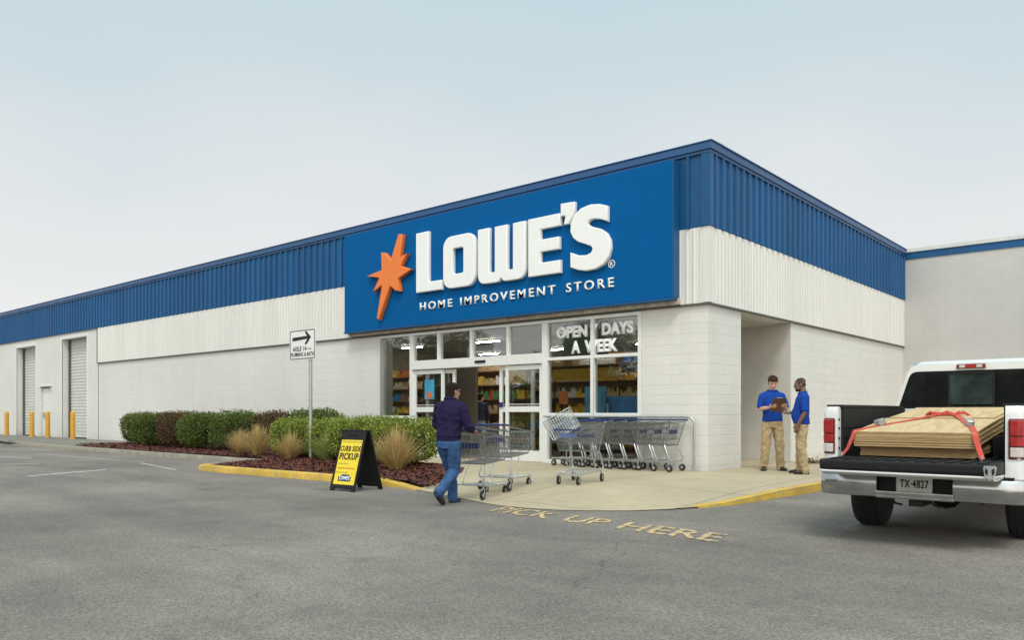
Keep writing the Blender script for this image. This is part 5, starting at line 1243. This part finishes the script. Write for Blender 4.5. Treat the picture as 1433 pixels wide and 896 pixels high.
# the man pushing the carts: walking, seen from behind
def walker():
    H = 1.67; t = thing('person', 'person in a purple jacket and jeans pushing wire carts towards the entrance', 'person', (-.61, -6.41, .003), R(13), None, H/1.75)
    lean = .12; MH = head_matrix((.0, .13, 1.615), R(-24), R(-6)); b = MB(); head(b, MH)
    cap(b, (0, .055, 1.43), tuple(MH @ Vector((0, -.03, -.07))), .062, .058)
    rings(b, [(x, y, z, hw-.035, hd-.03) for x, y, z, hw, hd in torso_rings(.95, lean)])
    arms = {1: ((.20, .045, 1.40), (.275, .09, 1.12), (.20, .345, 1.045)), -1: ((-.20, .045, 1.40), (-.265, .10, 1.125), (-.20, .355, 1.045))}
    legs = {1: ((.095, -.01, .86), (.075, .04, .475), (.03, -.265, .205)), -1: ((-.095, .0, .86), (-.075, .185, .475), (-.05, .19, .088))}
    for s in (1, -1):
        arm(b, *arms[s]); hand(b, arms[s][2], (-.1*s, 1, -.12), (0, -.35, -1), s, .85, 1.03)
        h, kn, an = legs[s]; cap(b, h, kn, .06, .045); cap(b, kn, an, .045, .035)
    organic(b, 'body', SKIN_TAN, t, .0058, 1); face_bits(t, MH, EYE, HAIR_DARK, LIP); hair_cap(t, MH, HAIR_DARK, .011, .064, -.085, 5)
    k = MB(); T = lambda *p: MH @ Vector(p)
    for s in (-1, 1):
        k.tube([T(s*.078, .0, .012), T(s*.074, .06, .012), T(s*.058, .096, .010)], .0025, 5)
        k.tube([T(s*.032+.024*cos(a), .104, .004+.017*sin(a)) for a in [2*pi*j/14 for j in range(14)]], .0022, 5, 0, True)
    k.tube([T(-.01, .108, .008), T(.01, .108, .008)], .002, 5); k.build('glasses', BLACK_INK, t)
    b = MB(); rr = torso_rings(.93, lean, 0, 1.04, .016); rr[0] = (0, rr[0][1], .925, .168, .124); rr[1] = (0, rr[1][1], .985, .192, .146); rings(b, rr)
    for s in (1, -1):
        sh, el, wr = [Vector(p) for p in arms[s]]; sh = sh + Vector((0, 0, -.02)); cap(b, (s*.085, .045, 1.43), sh, .066, .072); cap(b, sh, el, .074, .066, 14); cap(b, el, wr.lerp(el, .08), .066, .046, 14)
    jk = organic(b, 'jacket', JACKET, t, .009, 2, .045, .08)
    k = MB(); k.tube([(.080*cos(a), .055+.078*sin(a), 1.505-.012*sin(a)) for a in [2*pi*j/20 for j in range(20)]], .020, 7, 0, True); k.build('collar', JACKET, jk, smooth=60)
    k = MB(); rings(k, [(0, .0, .905, .176, .132), (0, .002, .955, .178, .134)]); k.build('waistband', JACKET, jk, smooth=60)
    trousers(t, JEANS, [(0, -.01, .80, .150, .120), (0, -.008, .88, .160, .125), (0, .0, .95, .155, .118)], [legs[1], legs[-1]], 'jeans', .072, .034)
    pass
    shoe(t, legs[-1][2], (0, 1, 0), SHOE_BR, SOLE); shoe(t, legs[1][2], (.12, 1, 0), SHOE_BR, SOLE, R(-50)); return t
walker()

# the shopper inside, walking away
def inside():
    t = thing('person', 'person in a dark plaid shirt and pale trousers inside the open sliding doors', 'person', (-9.9, 4.15, .124), R(25), None, 1.72/1.75)
    MH = head_matrix((0, .03, 1.632), R(-20), 0); b = MB(); head(b, MH); cap(b, (0, -.015, 1.44), tuple(MH @ Vector((0, -.03, -.07))), .064, .06); rings(b, [(x, y, z, hw-.035, hd-.03) for x, y, z, hw, hd in torso_rings(.95)])
    arms = {1: ((.2, 0, 1.41), (.25, .02, 1.13), (.24, .14, .92)), -1: ((-.2, 0, 1.41), (-.25, .0, 1.13), (-.24, .1, .9))}
    legs = {1: ((.09, 0, .86), (.1, .02, .47), (.11, -.02, .088)), -1: ((-.09, 0, .86), (-.1, .04, .47), (-.11, .04, .088))}
    for s in (1, -1):
        arm(b, *arms[s]); hand(b, arms[s][2], (0, .3, -1), (-s, 0, 0), s, .5); h, kn, an = legs[s]; cap(b, h, kn, .06, .045); cap(b, kn, an, .045, .035)
    organic(b, 'body', SKIN, t, .007, 1); face_bits(t, MH, EYE, HAIR_DARK, LIP); hair_cap(t, MH, HAIR_DARK, .012, .064, -.085, 9)
    m, nt, out = _nt('plaid_cloth'); p = N(nt, 'ShaderNodeBsdfPrincipled', i_Roughness=.8); tc = N(nt, 'ShaderNodeTexCoord'); ck = N(nt, 'ShaderNodeTexChecker', i_Scale=16.)
    ck.inputs[1].default_value = (.012, .016, .03, 1); ck.inputs[2].default_value = (.06, .08, .12, 1); L(nt, tc.outputs['Object'], ck.inputs[0]); L(nt, ck.outputs[0], p.inputs['Base Color']); L(nt, p.outputs[0], out.inputs[0])
    b = MB(); rings(b, torso_rings(.90, 0, 0, 1.03, .008))
    for s in (1, -1): sh, el, wr = arms[s]; cap(b, (s*.12, -.01, 1.42), sh, .07, .072); cap(b, sh, el, .072, .058); cap(b, el, tuple(Vector(wr).lerp(Vector(el), .1)), .058, .042)
    organic(b, 'plaid_shirt', m, t, .011, 2, .012, .1)
    trousers(t, mat('pale_denim', (.36, .40, .44), .85), [(0, 0, .80, .155, .115), (0, 0, .88, .168, .125), (0, 0, .97, .165, .12)], [legs[1], legs[-1]])
    for s in (1, -1): shoe(t, legs[s][2], (0, 1, 0), SHOE_BK, SOLE)
inside()

# small pile of leaves by the wall behind the truck
k = MB(); rs = random.Random(8)
for _ in range(160):
    p = Vector((rs.gauss(0, .13), rs.gauss(0, .09), abs(rs.gauss(0, .05)))); Mx = Matrix.Translation(p) @ Euler((rs.gauss(0, .6), rs.gauss(0, .6), rs.uniform(0, 6))).to_matrix().to_4x4(); l = rs.uniform(.02, .045)
    k.add([(-l, 0, 0), (0, -l*.45, .004), (l, 0, 0), (0, l*.45, .004)], [(0, 1, 2, 3)], 0, Mx)
o = k.build('leaf_litter', leafmat('dry_leaves', [(.10, .06, .02), (.18, .11, .05), (.07, .05, .02)], .1)); o.location = (.62, 3.7, .125); tag(o, 'little heap of dry leaves on the pavement behind the men', None, None, 'stuff')

# ------------------------------------------------------------------ camera, sky, sun
cam = bpy.data.objects.new('camera', bpy.data.cameras.new('camera')); COL.objects.link(cam); scene.camera = cam
cam.location = (7.13, -14.05, 1.25); cam.rotation_euler = (R(90), 0, math.atan2(.6532597, .7571339))
cam.data.sensor_fit = 'HORIZONTAL'; cam.data.sensor_width = 36; cam.data.lens = 36*1110/1433
cam.data.shift_y = (578-448)/1433; cam.data.clip_end = 2000; cam.data.clip_start = .05

SUN_AZ = Vector((.62, -.785)); EL = R(54)      # towards the sun: behind the camera
wd = bpy.data.worlds.new('World'); scene.world = wd; wd.use_nodes = True; nt = wd.node_tree
for n in list(nt.nodes): nt.nodes.remove(n)
out = nt.nodes.new('ShaderNodeOutputWorld'); bg = N(nt, 'ShaderNodeBackground', i_1=.1); L(nt, bg.outputs[0], out.inputs[0])
sky = N(nt, 'ShaderNodeTexSky', sky_type='NISHITA', sun_disc=False); sky.sun_elevation = EL; sky.sun_rotation = math.atan2(SUN_AZ.x, SUN_AZ.y)
tc = N(nt, 'ShaderNodeTexCoord'); G = tc.outputs['Generated']
sp = N(nt, 'ShaderNodeSeparateXYZ'); L(nt, G, sp.inputs[0])
cr = N(nt, 'ShaderNodeValToRGB'); el = cr.color_ramp.elements; cr.color_ramp.interpolation = 'EASE'
el[0].position = 0; el[0].color = (.92, .91, .885, 1); el[1].position = .62; el[1].color = (.45, .62, .72, 1)
e = el.new(.20); e.color = (.82, .835, .83, 1); e = el.new(.42); e.color = (.615, .735, .785, 1)
nz = N(nt, 'ShaderNodeTexNoise', i_Scale=2.2, i_Detail=5., i_Roughness=.5); mp = N(nt, 'ShaderNodeMapping'); mp.inputs['Scale'].default_value = (1, 1, 2.5); L(nt, G, mp.inputs[0]); L(nt, mp.outputs[0], nz.inputs['Vector'])
nm = N(nt, 'ShaderNodeMath', operation='MULTIPLY_ADD', i_1=.24); nm.inputs[2].default_value = -.12; L(nt, nz.outputs['Fac'], nm.inputs[0])
za = N(nt, 'ShaderNodeMath', operation='ADD'); L(nt, sp.outputs[2], za.inputs[0]); L(nt, nm.outputs[0], za.inputs[1]); L(nt, za.outputs[0], cr.inputs[0])
# the cloud deck glows brighter round the hidden sun
sd = N(nt, 'ShaderNodeVectorMath', operation='DOT_PRODUCT'); sv = Vector((SUN_AZ.x*cos(EL), SUN_AZ.y*cos(EL), sin(EL))); sd.inputs[1].default_value = sv; L(nt, G, sd.inputs[0])
sm = N(nt, 'ShaderNodeMapRange', i_1=.15, i_2=1., i_3=0., i_4=1., interpolation_type='SMOOTHSTEP'); L(nt, sd.outputs['Value'], sm.inputs['Value'])
mu = N(nt, 'ShaderNodeMix', data_type='RGBA', blend_type='MULTIPLY'); mu.inputs['Factor'].default_value = 1; L(nt, cr.outputs[0], mu.inputs[6]); gt = N(nt, 'ShaderNodeMix', data_type='RGBA'); gt.inputs[6].default_value = (1, 1, 1, 1); gt.inputs[7].default_value = (SKYGLOW, SKYGLOW*.90, SKYGLOW*.79, 1); L(nt, sm.outputs[0], gt.inputs[0]); L(nt, gt.outputs[2], mu.inputs[7])
sc_ = N(nt, 'ShaderNodeVectorMath', operation='SCALE'); sc_.inputs[3].default_value = 10*SKYK; L(nt, mu.outputs[2], sc_.inputs[0])
mx = N(nt, 'ShaderNodeMix', data_type='RGBA'); mx.inputs['Factor'].default_value = .92; L(nt, sky.outputs[0], mx.inputs[6]); L(nt, sc_.outputs[0], mx.inputs[7]); L(nt, mx.outputs[2], bg.inputs[0])
sl = bpy.data.lights.new('sun', 'SUN'); sl.energy = SUNE; sl.angle = R(16); sl.color = (1, .93, .83); so = bpy.data.objects.new('sun', sl); COL.objects.link(so); so.location = (10, -20, 30)
so.rotation_euler = sv.to_track_quat('Z', 'Y').to_euler()
scene.view_settings.view_transform = 'Standard'; scene.view_settings.look = 'None'; scene.view_settings.exposure = EXPO; scene.view_settings.gamma = 1; scene.view_settings.use_curve_mapping = False
scene.cycles.use_denoising = True; scene.cycles.max_bounces = 8; scene.cycles.transparent_max_bounces = 12
